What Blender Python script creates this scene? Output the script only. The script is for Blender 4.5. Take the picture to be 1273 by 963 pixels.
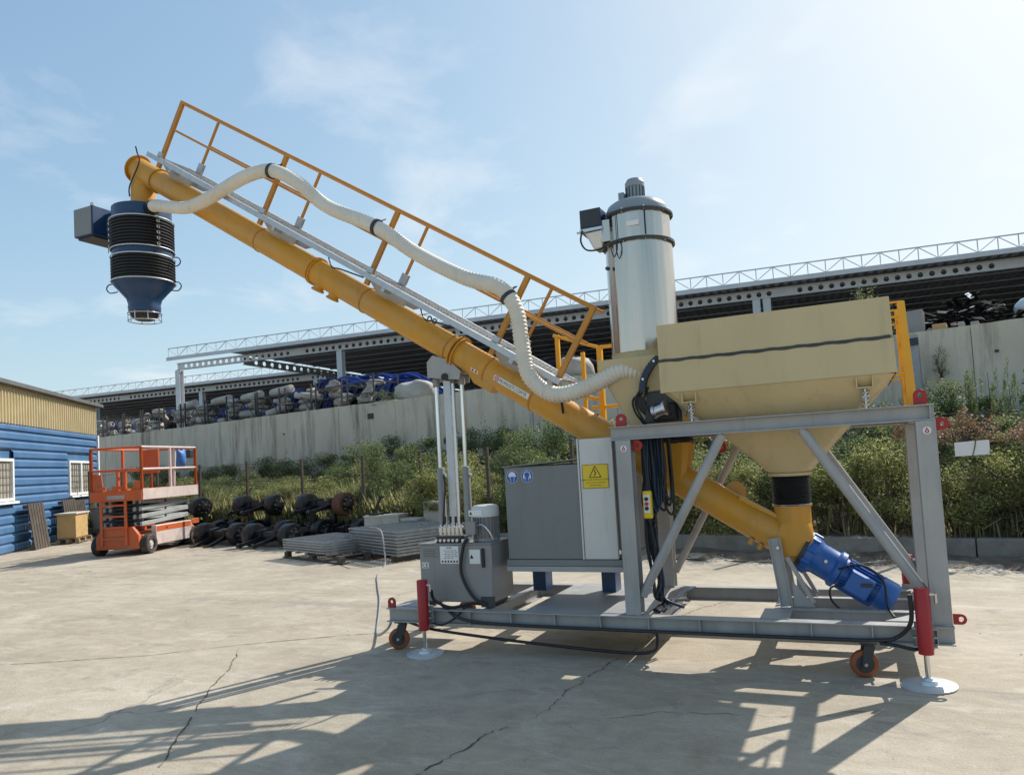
import bpy, math, random
import numpy as np
from mathutils import Vector, Matrix
V = Vector
rad = math.radians
random.seed(7)
rng = np.random.default_rng(11)
scene = bpy.context.scene
col = scene.collection
for o in list(bpy.data.objects):
    bpy.data.objects.remove(o)

# ------------------------------------------------------------------ camera, sky, sun, exposure
cd = bpy.data.cameras.new('camera')
cam = bpy.data.objects.new('camera', cd)
col.objects.link(cam)
cam.matrix_world = Matrix(((0.915821, 0.073796, 0.394748, 0.0),
                           (0.397401, -0.025003, -0.917304, 0.0),
                           (-0.057824, 0.996960, -0.052225, 1.6),
                           (0, 0, 0, 1)))
cd.sensor_fit = 'HORIZONTAL'
cd.sensor_width = 36.0
cd.lens = 900.0 / 1273.0 * 36.0
cd.shift_x = -36.5 / 1273.0
cd.shift_y = 40.5 / 1273.0
cd.clip_start = 0.1
cd.clip_end = 3000
scene.camera = cam

SUN_AZ, SUN_EL = 65.0, 42.0            # degrees, azimuth from +X towards +Y
S = V((math.cos(rad(SUN_EL)) * math.cos(rad(SUN_AZ)), math.cos(rad(SUN_EL)) * math.sin(rad(SUN_AZ)), math.sin(rad(SUN_EL))))
world = bpy.data.worlds.new('World')
scene.world = world
world.use_nodes = True
wn, wl = world.node_tree.nodes, world.node_tree.links
wn.clear()
w_out = wn.new('ShaderNodeOutputWorld')
w_bg = wn.new('ShaderNodeBackground')
w_bg.inputs['Strength'].default_value = 0.12
w_sky = wn.new('ShaderNodeTexSky')
w_sky.sky_type = 'NISHITA'
w_sky.sun_disc = False
w_sky.sun_elevation = rad(SUN_EL)
w_sky.sun_rotation = rad(90.0 - SUN_AZ)
w_sky.altitude = 50
w_sky.air_density = 1.0
w_sky.dust_density = 1.5
w_sky.ozone_density = 2.6
# thin fair-weather cloud, a noise over the direction seen
w_tc = wn.new('ShaderNodeTexCoord')
w_sep = wn.new('ShaderNodeSeparateXYZ')
wl.new(w_tc.outputs['Generated'], w_sep.inputs[0])
w_zc = wn.new('ShaderNodeMath'); w_zc.operation = 'MAXIMUM'; w_zc.inputs[1].default_value = 0.0
wl.new(w_sep.outputs['Z'], w_zc.inputs[0])
w_add = wn.new('ShaderNodeMath'); w_add.operation = 'ADD'; w_add.inputs[1].default_value = 0.22
wl.new(w_zc.outputs[0], w_add.inputs[0])
w_div = wn.new('ShaderNodeVectorMath'); w_div.operation = 'DIVIDE'
w_cmb = wn.new('ShaderNodeCombineXYZ')
for i in range(3):
    wl.new(w_add.outputs[0], w_cmb.inputs[i])
wl.new(w_tc.outputs['Generated'], w_div.inputs[0])
wl.new(w_cmb.outputs[0], w_div.inputs[1])
w_n1 = wn.new('ShaderNodeTexNoise')
w_n1.inputs['Scale'].default_value = 2.6
w_n1.inputs['Detail'].default_value = 9
w_n1.inputs['Roughness'].default_value = 0.56
w_n1.inputs['Distortion'].default_value = 0.25
w_off = wn.new('ShaderNodeVectorMath'); w_off.operation = 'ADD'; w_off.inputs[1].default_value = (2.1, 1.01, 0.4)
wl.new(w_div.outputs[0], w_off.inputs[0])
wl.new(w_off.outputs[0], w_n1.inputs['Vector'])
w_r1 = wn.new('ShaderNodeValToRGB')
w_r1.color_ramp.elements[0].position = 0.53; w_r1.color_ramp.elements[0].color = (0, 0, 0, 1)
w_r1.color_ramp.elements[1].position = 0.74; w_r1.color_ramp.elements[1].color = (0.40, 0.40, 0.40, 1)
wl.new(w_n1.outputs['Fac'], w_r1.inputs[0])
w_mix = wn.new('ShaderNodeMix'); w_mix.data_type = 'RGBA'
w_mix.inputs[7].default_value = (6.4, 6.5, 6.6, 1)
wl.new(w_r1.outputs[0], w_mix.inputs[0])
# bright summer haze: the sky's own brightness rolls off softly towards a pale limit
w_sc = wn.new('ShaderNodeSeparateColor'); w_cc = wn.new('ShaderNodeCombineColor')
wl.new(w_sky.outputs[0], w_sc.inputs[0])
for i, (lim, gain) in enumerate(((6.5, 1.72), (6.72, 1.95), (6.85, 1.98))):
    chain = w_sc.outputs[i]
    for op, val in (('MULTIPLY', -gain / lim), ('EXPONENT', None), ('SUBTRACT', None), ('MULTIPLY', lim)):
        mn = wn.new('ShaderNodeMath'); mn.operation = op
        if op == 'SUBTRACT': mn.inputs[0].default_value = 1.0; wl.new(chain, mn.inputs[1])
        else:
            wl.new(chain, mn.inputs[0])
            if val is not None: mn.inputs[1].default_value = val
        chain = mn.outputs[0]
    wl.new(chain, w_cc.inputs[i])
wl.new(w_cc.outputs[0], w_mix.inputs[6])
wl.new(w_mix.outputs[2], w_bg.inputs['Color'])
wl.new(w_bg.outputs[0], w_out.inputs['Surface'])

sd = bpy.data.lights.new('sun', 'SUN')
sd.energy = 4.0
sd.angle = rad(0.55)
sd.color = (1.0, 0.95, 0.875)
sun = bpy.data.objects.new('sun', sd)
col.objects.link(sun)
sun.rotation_euler = S.to_track_quat('Z', 'Y').to_euler()
sun.location = (10, 20, 20)

scene.view_settings.view_transform = 'Standard'
scene.view_settings.look = 'None'
scene.view_settings.exposure = 0.42
scene.view_settings.gamma = 1.0
scene.view_settings.use_curve_mapping = False
scene.render.engine = 'CYCLES'

# ------------------------------------------------------------------ materials
def nodes_of(m):
    m.use_nodes = True
    nt = m.node_tree
    return nt.nodes, nt.links, nt.nodes['Principled BSDF']

def mat(name, c, rough=0.5, metal=0.0, var=0.10, scale=4.0, dirt=0.0, dirt_col=(0.26, 0.21, 0.15), dscale=1.6,
        bump=0.0, bscale=60.0, stretch=(1, 1, 1), coat=0.0, spec=0.5, bdist=0.01, grime=0.0, aniso=0.0):
    m = bpy.data.materials.new(name)
    n, l, b = nodes_of(m)
    b.inputs['Metallic'].default_value = metal
    b.inputs['Coat Weight'].default_value = coat
    b.inputs['Coat Roughness'].default_value = 0.15
    b.inputs['Specular IOR Level'].default_value = spec
    tc = n.new('ShaderNodeTexCoord')
    mp = n.new('ShaderNodeMapping')
    mp.inputs['Scale'].default_value = stretch
    l.new(tc.outputs['Object'], mp.inputs[0])
    no = n.new('ShaderNodeTexNoise')
    no.inputs['Scale'].default_value = scale
    no.inputs['Detail'].default_value = 7
    no.inputs['Roughness'].default_value = 0.62
    l.new(mp.outputs[0], no.inputs['Vector'])
    mr = n.new('ShaderNodeMapRange')
    mr.inputs[1].default_value = 0.3; mr.inputs[2].default_value = 0.7
    mr.inputs[3].default_value = 1 - var; mr.inputs[4].default_value = 1 + var
    l.new(no.outputs['Fac'], mr.inputs[0])
    mu = n.new('ShaderNodeMix'); mu.data_type = 'RGBA'; mu.blend_type = 'MULTIPLY'
    mu.inputs[0].default_value = 1.0
    mu.inputs[6].default_value = (*c, 1)
    l.new(mr.outputs[0], mu.inputs[7])
    last = mu.outputs[2]
    if dirt > 0:
        n2 = n.new('ShaderNodeTexNoise')
        n2.inputs['Scale'].default_value = dscale; n2.inputs['Detail'].default_value = 9
        n2.inputs['Roughness'].default_value = 0.68
        l.new(mp.outputs[0], n2.inputs['Vector'])
        r2 = n.new('ShaderNodeMapRange')
        r2.inputs[1].default_value = 0.46; r2.inputs[2].default_value = 0.72
        r2.inputs[3].default_value = 0.0; r2.inputs[4].default_value = dirt
        l.new(n2.outputs['Fac'], r2.inputs[0])
        m2 = n.new('ShaderNodeMix'); m2.data_type = 'RGBA'
        m2.inputs[7].default_value = (*dirt_col, 1)
        l.new(r2.outputs[0], m2.inputs[0]); l.new(last, m2.inputs[6])
        last = m2.outputs[2]
    if grime > 0:          # thin run-down streaks and scuffs
        mg = n.new('ShaderNodeMapping'); mg.inputs['Scale'].default_value = (1, 1, 0.10); l.new(tc.outputs['Object'], mg.inputs[0])
        n3 = n.new('ShaderNodeTexNoise'); n3.inputs['Scale'].default_value = 11; n3.inputs['Detail'].default_value = 8; n3.inputs['Roughness'].default_value = 0.7
        l.new(mg.outputs[0], n3.inputs['Vector'])
        n4 = n.new('ShaderNodeTexNoise'); n4.inputs['Scale'].default_value = 26; n4.inputs['Detail'].default_value = 6; n4.inputs['Roughness'].default_value = 0.75
        l.new(tc.outputs['Object'], n4.inputs['Vector'])
        for nz, lo, hi, amt, cc in ((n3, 0.54, 0.74, grime, tuple(0.45 * v for v in c)), (n4, 0.66, 0.74, grime * 0.9, tuple(0.5 * v + 0.22 for v in c))):
            r3 = n.new('ShaderNodeMapRange'); r3.inputs[1].default_value = lo; r3.inputs[2].default_value = hi; r3.inputs[4].default_value = amt
            l.new(nz.outputs['Fac'], r3.inputs[0])
            m3 = n.new('ShaderNodeMix'); m3.data_type = 'RGBA'; m3.inputs[7].default_value = (*cc, 1)
            l.new(r3.outputs[0], m3.inputs[0]); l.new(last, m3.inputs[6]); last = m3.outputs[2]
    if aniso > 0:
        tg = n.new('ShaderNodeTangent'); tg.direction_type = 'RADIAL'; tg.axis = 'Z'
        l.new(tg.outputs[0], b.inputs['Tangent']); b.inputs['Anisotropic'].default_value = aniso; b.inputs['Anisotropic Rotation'].default_value = 0.25
    l.new(last, b.inputs['Base Color'])
    rr = n.new('ShaderNodeMapRange')
    rr.inputs[1].default_value = 0.3; rr.inputs[2].default_value = 0.7
    rr.inputs[3].default_value = max(0.03, rough - 0.09); rr.inputs[4].default_value = min(1, rough + 0.09)
    l.new(no.outputs['Fac'], rr.inputs[0])
    l.new(rr.outputs[0], b.inputs['Roughness'])
    if bump > 0:
        nb = n.new('ShaderNodeTexNoise')
        nb.inputs['Scale'].default_value = bscale; nb.inputs['Detail'].default_value = 4
        l.new(mp.outputs[0], nb.inputs['Vector'])
        bp = n.new('ShaderNodeBump')
        bp.inputs['Strength'].default_value = bump; bp.inputs['Distance'].default_value = bdist
        l.new(nb.outputs['Fac'], bp.inputs['Height'])
        l.new(bp.outputs[0], b.inputs['Normal'])
    return m

def leaf_mat(name, cols, trans=0.5, rough=0.55):
    m = bpy.data.materials.new(name)
    n, l, b = nodes_of(m)
    g = n.new('ShaderNodeNewGeometry')
    r = n.new('ShaderNodeValToRGB')
    r.color_ramp.interpolation = 'LINEAR'
    els = r.color_ramp.elements
    while len(els) < len(cols): els.new(0.5)
    for i, c in enumerate(cols):
        els[i].position = i / (len(cols) - 1); els[i].color = (*c, 1)
    l.new(g.outputs['Random Per Island'], r.inputs[0])
    l.new(r.outputs[0], b.inputs['Base Color'])
    b.inputs['Roughness'].default_value = rough
    b.inputs['Specular IOR Level'].default_value = 0.35
    t = n.new('ShaderNodeBsdfTranslucent')
    hs = n.new('ShaderNodeHueSaturation'); hs.inputs['Value'].default_value = 1.6; hs.inputs['Saturation'].default_value = 1.1
    l.new(r.outputs[0], hs.inputs['Color']); l.new(hs.outputs[0], t.inputs['Color'])
    mx = n.new('ShaderNodeMixShader'); mx.inputs[0].default_value = trans
    l.new(b.outputs[0], mx.inputs[1]); l.new(t.outputs[0], mx.inputs[2])
    l.new(mx.outputs[0], n['Material Output'].inputs['Surface'])
    return m

M = {}
M['grey'] = mat('grey_frame_paint', (0.355, 0.352, 0.345), 0.45, var=0.12, scale=6, dirt=0.55, dirt_col=(0.42, 0.39, 0.34), dscale=3.0, stretch=(1, 1, 0.5), grime=0.32)
M['dgrey'] = mat('dark_grey_cabinet_paint', (0.195, 0.203, 0.20), 0.45, var=0.06, dirt=0.25, dirt_col=(0.24, 0.23, 0.21), grime=0.32)
M['lgrey'] = mat('light_grey_door_paint', (0.64, 0.63, 0.59), 0.42, var=0.04, dirt=0.18, dirt_col=(0.36, 0.34, 0.30), grime=0.32)
M['beige'] = mat('beige_hopper_paint', (0.565, 0.45, 0.245), 0.5, var=0.08, scale=2.0, dirt=0.45, dirt_col=(0.53, 0.45, 0.29), dscale=1.7, stretch=(1, 1, 0.45), grime=0.32)
M['ochre'] = mat('ochre_tube_paint', (0.60, 0.285, 0.022), 0.42, var=0.08, scale=3, dirt=0.5, dirt_col=(0.47, 0.31, 0.14), dscale=2.6, coat=0.04, grime=0.32)
M['rail'] = mat('orange_rail_paint', (0.52, 0.22, 0.022), 0.40, var=0.10, dirt=0.2, dirt_col=(0.33, 0.19, 0.09), grime=0.32)
M['yellow'] = mat('yellow_rail_paint', (0.82, 0.40, 0.015), 0.38, var=0.06, dirt=0.12)
M['signy'] = mat('yellow_sign', (0.80, 0.56, 0.02), 0.4, var=0.03)
M['grate'] = mat('grating_zinc', (0.30, 0.315, 0.32), 0.5, metal=0.45, var=0.2, scale=10, dirt=0.3, dirt_col=(0.2, 0.2, 0.19))
M['galv'] = mat('galvanised_steel', (0.50, 0.52, 0.53), 0.45, metal=0.55, var=0.14, scale=14, dirt=0.3, dirt_col=(0.36, 0.36, 0.34))
M['steel'] = mat('bare_steel', (0.60, 0.60, 0.60), 0.28, metal=0.95, var=0.1)
M['stain'] = mat('stainless_sheet', (0.58, 0.515, 0.44), 0.20, metal=1.0, var=0.12, scale=4, stretch=(3, 3, 0.12), bump=0.25, bscale=2.4, bdist=0.03, aniso=0.45)
M['domeg'] = mat('grey_blue_dome_paint', (0.25, 0.29, 0.31), 0.4, var=0.05)
M['black'] = mat('black_rubber', (0.012, 0.012, 0.014), 0.55, var=0.2, dirt=0.25, dirt_col=(0.05, 0.05, 0.05))
M['bluec'] = mat('blue_black_cable', (0.012, 0.03, 0.06), 0.45, var=0.2)
M['cable'] = mat('black_cable_sheath', (0.015, 0.016, 0.018), 0.45, var=0.2)
M['navy'] = mat('navy_blue_paint', (0.010, 0.045, 0.12), 0.38, var=0.1, dirt=0.15, dirt_col=(0.1, 0.1, 0.1))
M['mblue'] = mat('motor_blue_paint', (0.012, 0.11, 0.40), 0.4, var=0.10, dirt=0.2, dirt_col=(0.07, 0.12, 0.2), coat=0.2, grime=0.32)
M['red'] = mat('red_paint', (0.36, 0.012, 0.016), 0.4, var=0.08, dirt=0.1, dirt_col=(0.15, 0.05, 0.05))
M['white'] = mat('white_print', (0.78, 0.78, 0.76), 0.5, var=0.03)
M['ink'] = mat('black_print', (0.015, 0.015, 0.015), 0.5, var=0.0)
M['redink'] = mat('red_print', (0.5, 0.03, 0.04), 0.5, var=0.0)
M['sblue'] = mat('blue_sign', (0.015, 0.10, 0.40), 0.4, var=0.02)
M['hose'] = mat('cream_ribbed_hose', (0.72, 0.66, 0.55), 0.5, var=0.06, dirt=0.35, dirt_col=(0.55, 0.45, 0.36), dscale=3, grime=0.35)
M['caster'] = mat('orange_caster_tread', (0.30, 0.075, 0.022), 0.55, var=0.1, dirt=0.4, dirt_col=(0.16, 0.09, 0.06), dscale=9)
M['hub'] = mat('dark_hub', (0.03, 0.035, 0.04), 0.5, var=0.2, dirt=0.3, dirt_col=(0.12, 0.11, 0.1))
M['zinc'] = mat('zinc_plate', (0.62, 0.66, 0.68), 0.42, metal=0.35, var=0.08, scale=8, dirt=0.25, dirt_col=(0.42, 0.40, 0.36), dscale=4)
M['chrome'] = mat('chrome_rod', (0.75, 0.76, 0.77), 0.12, metal=1.0, var=0.03)
M['valve'] = mat('zinc_plated_valve', (0.62, 0.60, 0.56), 0.3, metal=0.8, var=0.12, scale=20)
M['tankg'] = mat('warm_grey_tank_paint', (0.27, 0.265, 0.255), 0.36, var=0.05, dirt=0.2, dirt_col=(0.2, 0.19, 0.18), dscale=2, grime=0.32)
M['orange'] = mat('lift_orange_paint', (0.58, 0.105, 0.018), 0.5, var=0.10, dirt=0.5, dirt_col=(0.33, 0.17, 0.11), dscale=1.8, grime=0.50)
M['liftg'] = mat('lift_grey_paint', (0.36, 0.37, 0.36), 0.5, var=0.12, dirt=0.45, dirt_col=(0.17, 0.17, 0.16), dscale=2.2)
M['liftw'] = mat('lift_pale_scuffed_paint', (0.62, 0.52, 0.47), 0.5, var=0.1, dirt=0.5, dirt_col=(0.46, 0.26, 0.2), dscale=2.6)
M['tyre'] = mat('tyre_rubber', (0.035, 0.032, 0.028), 0.8, var=0.2, dirt=0.6, dirt_col=(0.16, 0.14, 0.11), dscale=6)
M['wood'] = mat('weathered_wood', (0.30, 0.22, 0.13), 0.8, var=0.3, scale=6, stretch=(1, 1, 6), dirt=0.4, dirt_col=(0.15, 0.13, 0.11))
M['dwood'] = mat('dark_weathered_wood', (0.075, 0.06, 0.048), 0.85, var=0.35, scale=6, dirt=0.4, dirt_col=(0.14, 0.12, 0.1))
M['card'] = mat('cardboard', (0.55, 0.36, 0.15), 0.8, var=0.08, dirt=0.2)
M['axle'] = mat('axle_black_paint', (0.008, 0.009, 0.011), 0.36, var=0.3, dirt=0.25, dirt_col=(0.035, 0.034, 0.034), dscale=7)
M['rust'] = mat('rusty_drum', (0.13, 0.05, 0.025), 0.75, var=0.3, dirt=0.5, dirt_col=(0.05, 0.035, 0.03), dscale=8)
M['drum'] = mat('grey_black_drum', (0.007, 0.0075, 0.009), 0.42, var=0.2, dirt=0.2, dirt_col=(0.025, 0.025, 0.026), dscale=7)
M['conc'] = None

# ------------------------------------------------------------------ mesh helpers
class MB:
    def __init__(s): s.v = []; s.f = []
    def add(s, vs, fs):
        o = len(s.v); s.v += [tuple(p) for p in vs]; s.f += [tuple(i + o for i in f) for f in fs]; return s
    def box(s, x0, x1, y0, y1, z0, z1):
        return s.add([(x0, y0, z0), (x1, y0, z0), (x1, y1, z0), (x0, y1, z0), (x0, y0, z1), (x1, y0, z1), (x1, y1, z1), (x0, y1, z1)],
                     [(0, 3, 2, 1), (4, 5, 6, 7), (0, 1, 5, 4), (1, 2, 6, 5), (2, 3, 7, 6), (3, 0, 4, 7)])
    def bar(s, p, q, w, h, up=(0, 0, 1)):
        p, q = V(p), V(q); t = (q - p).normalized(); a = t.cross(V(up))
        if a.length < 1e-4: a = t.cross(V((0, 1, 0)))
        a.normalize(); b = a.cross(t); a *= w / 2; b *= h / 2
        return s.add([p - a - b, p + a - b, p + a + b, p - a + b, q - a - b, q + a - b, q + a + b, q - a + b],
                     [(0, 1, 2, 3), (7, 6, 5, 4), (0, 4, 5, 1), (1, 5, 6, 2), (2, 6, 7, 3), (3, 7, 4, 0)])
    def hexa(s, b, t):   # eight corners: four of the bottom, four of the top
        return s.add(list(b) + list(t), [(0, 3, 2, 1), (4, 5, 6, 7), (0, 1, 5, 4), (1, 2, 6, 5), (2, 3, 7, 6), (3, 0, 4, 7)])
    def lathe(s, o, ax, prof, n=20, closed=False, caps=True):
        o = V(o); t = V(ax).normalized()
        a = t.cross(V((0, 0, 1)))
        if a.length < 1e-3: a = V((1, 0, 0))
        a.normalize(); b = t.cross(a)
        vs = []; fs = []
        for (h, r) in prof:
            for i in range(n):
                an = 2 * math.pi * i / n
                vs.append(o + t * h + a * (r * math.cos(an)) + b * (r * math.sin(an)))
        k = len(prof)
        rngk = range(k) if closed else range(k - 1)
        for j in rngk:
            j2 = (j + 1) % k
            for i in range(n):
                i2 = (i + 1) % n
                fs.append((j * n + i, j * n + i2, j2 * n + i2, j2 * n + i))
        if caps and not closed:
            if prof[0][1] > 1e-6: fs.append(tuple(reversed(range(n))))
            if prof[-1][1] > 1e-6: fs.append(tuple((k - 1) * n + i for i in range(n)))
        return s.add(vs, fs)
    def cyl(s, p, q, r, r2=None, n=16, caps=True):
        p, q = V(p), V(q); L = (q - p).length
        return s.lathe(p, q - p, [(0, r), (L, r if r2 is None else r2)], n, caps=caps)
    def ring(s, o, ax, ri, ro, h, n=24):
        return s.lathe(o, ax, [(0, ri), (0, ro), (h, ro), (h, ri)], n, closed=True)
    def torus(s, o, ax, R, r, n=24, m=6):
        return s.lathe(o, ax, [(r * math.sin(2 * math.pi * k / m), R + r * math.cos(2 * math.pi * k / m)) for k in range(m)], n, closed=True)
    def pipe(s, pts, r, n=10, caps=True):
        P = [V(p) for p in pts]; k = len(P)
        rs = r if isinstance(r, (list, tuple)) else [r] * k
        ts = [((P[min(i + 1, k - 1)] - P[max(i - 1, 0)])).normalized() for i in range(k)]
        a = ts[0].cross(V((0, 0, 1)))
        if a.length < 1e-3: a = V((1, 0, 0))
        a.normalize(); vs = []; fs = []
        for i in range(k):
            a = a - ts[i] * a.dot(ts[i]); a.normalize(); b = ts[i].cross(a)
            for j in range(n):
                an = 2 * math.pi * j / n
                vs.append(P[i] + a * (rs[i] * math.cos(an)) + b * (rs[i] * math.sin(an)))
        for i in range(k - 1):
            for j in range(n):
                j2 = (j + 1) % n
                fs.append((i * n + j, i * n + j2, (i + 1) * n + j2, (i + 1) * n + j))
        if caps:
            fs.append(tuple(reversed(range(n)))); fs.append(tuple((k - 1) * n + j for j in range(n)))
        return s.add(vs, fs)
    def prism(s, poly, d):       # planar 3D polygon pushed along d
        P = [V(p) for p in poly]; d = V(d); k = len(P)
        vs = P + [p + d for p in P]
        fs = [tuple(reversed(range(k))), tuple(range(k, 2 * k))] + [(i, (i + 1) % k, k + (i + 1) % k, k + i) for i in range(k)]
        return s.add(vs, fs)
    def ibeam(s, p, q, w, h, tf=0.009, tw=0.008, up=(0, 0, 1)):
        p, q, u = V(p), V(q), V(up).normalized()
        d = u * (h / 2 - tf / 2)
        s.bar(p + d, q + d, w, tf, up); s.bar(p - d, q - d, w, tf, up)
        return s.bar(p, q, tw, h - 2 * tf, up)
    def mesh(s, name, off=None, smooth=None):
        me = bpy.data.meshes.new(name)
        vs = s.v if off is None else [(a - off[0], b - off[1], c - off[2]) for a, b, c in s.v]
        me.from_pydata(vs, [], s.f); me.validate()
        import bmesh
        bm = bmesh.new(); bm.from_mesh(me); bmesh.ops.recalc_face_normals(bm, faces=bm.faces); bm.to_mesh(me); bm.free()
        if smooth:
            me.polygons.foreach_set('use_smooth', [True] * len(me.polygons))
            me.set_sharp_from_angle(angle=rad(smooth))
        return me
    def build(s, name, m, parent=None, smooth=38, bevel=0.0, kind=None):
        off = ORG.get(parent.name) if parent else None
        me = s.mesh(name, off, smooth)
        me.materials.append(M[m] if isinstance(m, str) else m)
        o = bpy.data.objects.new(name, me); col.objects.link(o)
        if parent: o.parent = parent; ORG[o.name] = off
        if bevel:
            b = o.modifiers.new('bevel', 'BEVEL'); b.width = bevel; b.segments = 2; b.limit_method = 'ANGLE'; b.angle_limit = rad(40)
            b.harden_normals = False
        if kind: o['kind'] = kind
        return o
ORG = {}
def thing(name, label, cat, loc=(0, 0, 0), group=None):
    o = bpy.data.objects.new(name, None); col.objects.link(o); o.location = loc; o.empty_display_size = 0.2
    o['label'] = label; o['category'] = cat
    if group: o['group'] = group
    ORG[o.name] = V(loc)
    return o
def tag(o, label, cat, group=None):
    o['label'] = label; o['category'] = cat
    if group: o['group'] = group
    return o
def copy_tree(o, parent=None):
    c = o.copy(); col.objects.link(c); c.parent = parent
    for ch in list(o.children): copy_tree(ch, c)
    return c
def place(o, loc, rz=0.0, label=None, sc=None):
    o.location = loc; o.rotation_euler = (0, 0, rz)
    if label: o['label'] = label
    if sc: o.scale = (sc, sc, sc)
    return o
def smooth_path(pts, k=8):
    P = [V(p) for p in pts]; out = []
    for i in range(len(P) - 1):
        p0 = P[max(i - 1, 0)]; p1 = P[i]; p2 = P[i + 1]; p3 = P[min(i + 2, len(P) - 1)]
        for j in range(k):
            t = j / k
            out.append(0.5 * ((2 * p1) + (p2 - p0) * t + (2 * p0 - 5 * p1 + 4 * p2 - p3) * t * t + (3 * p1 - p0 - 3 * p2 + p3) * t ** 3))
    out.append(P[-1]); return out
def resample(pts, step):
    P = [V(p) for p in pts]; out = [P[0]]; acc = 0.0
    for a, b in zip(P[:-1], P[1:]):
        L = (b - a).length; pos = 0.0
        while acc + (L - pos) >= step:
            pos += step - acc; acc = 0.0; out.append(a.lerp(b, pos / L))
        acc += L - pos
    out.append(P[-1]); return out
def text_mesh(body, size, align='LEFT'):
    cu = bpy.data.curves.new('t', 'FONT'); cu.body = body; cu.size = size; cu.align_x = align; cu.resolution_u = 2
    o = bpy.data.objects.new('t', cu); col.objects.link(o)
    dg = bpy.context.evaluated_depsgraph_get()
    me = bpy.data.meshes.new_from_object(o.evaluated_get(dg))
    vs = [tuple(v.co) for v in me.vertices]; fs = [tuple(p.vertices) for p in me.polygons]
    bpy.data.objects.remove(o); bpy.data.curves.remove(cu); bpy.data.meshes.remove(me)
    return vs, fs
def lettering(name, body, size, o, xd, yd, m, parent, align='LEFT', fn=None):
    vs, fs = text_mesh(body, size, align)
    o, xd, yd = V(o), V(xd).normalized(), V(yd).normalized()
    b = MB(); b.add([fn(v[0], v[1]) for v in vs] if fn else [o + xd * v[0] + yd * v[1] for v in vs], fs)
    return b.build(name, m, parent, smooth=None)
# ================================================================== THE SETTING
def W(u, d, z=0.0): return V((u * 0.98435 + d * 0.17623, -u * 0.17623 + d * 0.98435, z))       # along / away from the retaining wall
def Sh(u, d, z=0.0): return V((u * 0.9975 - d * 0.0703, u * 0.0703 + d * 0.9975, z))           # along / away from the shed front
WANG = math.atan2(-0.17623, 0.98435); SANG = math.atan2(0.0703, 0.9975)

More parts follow.
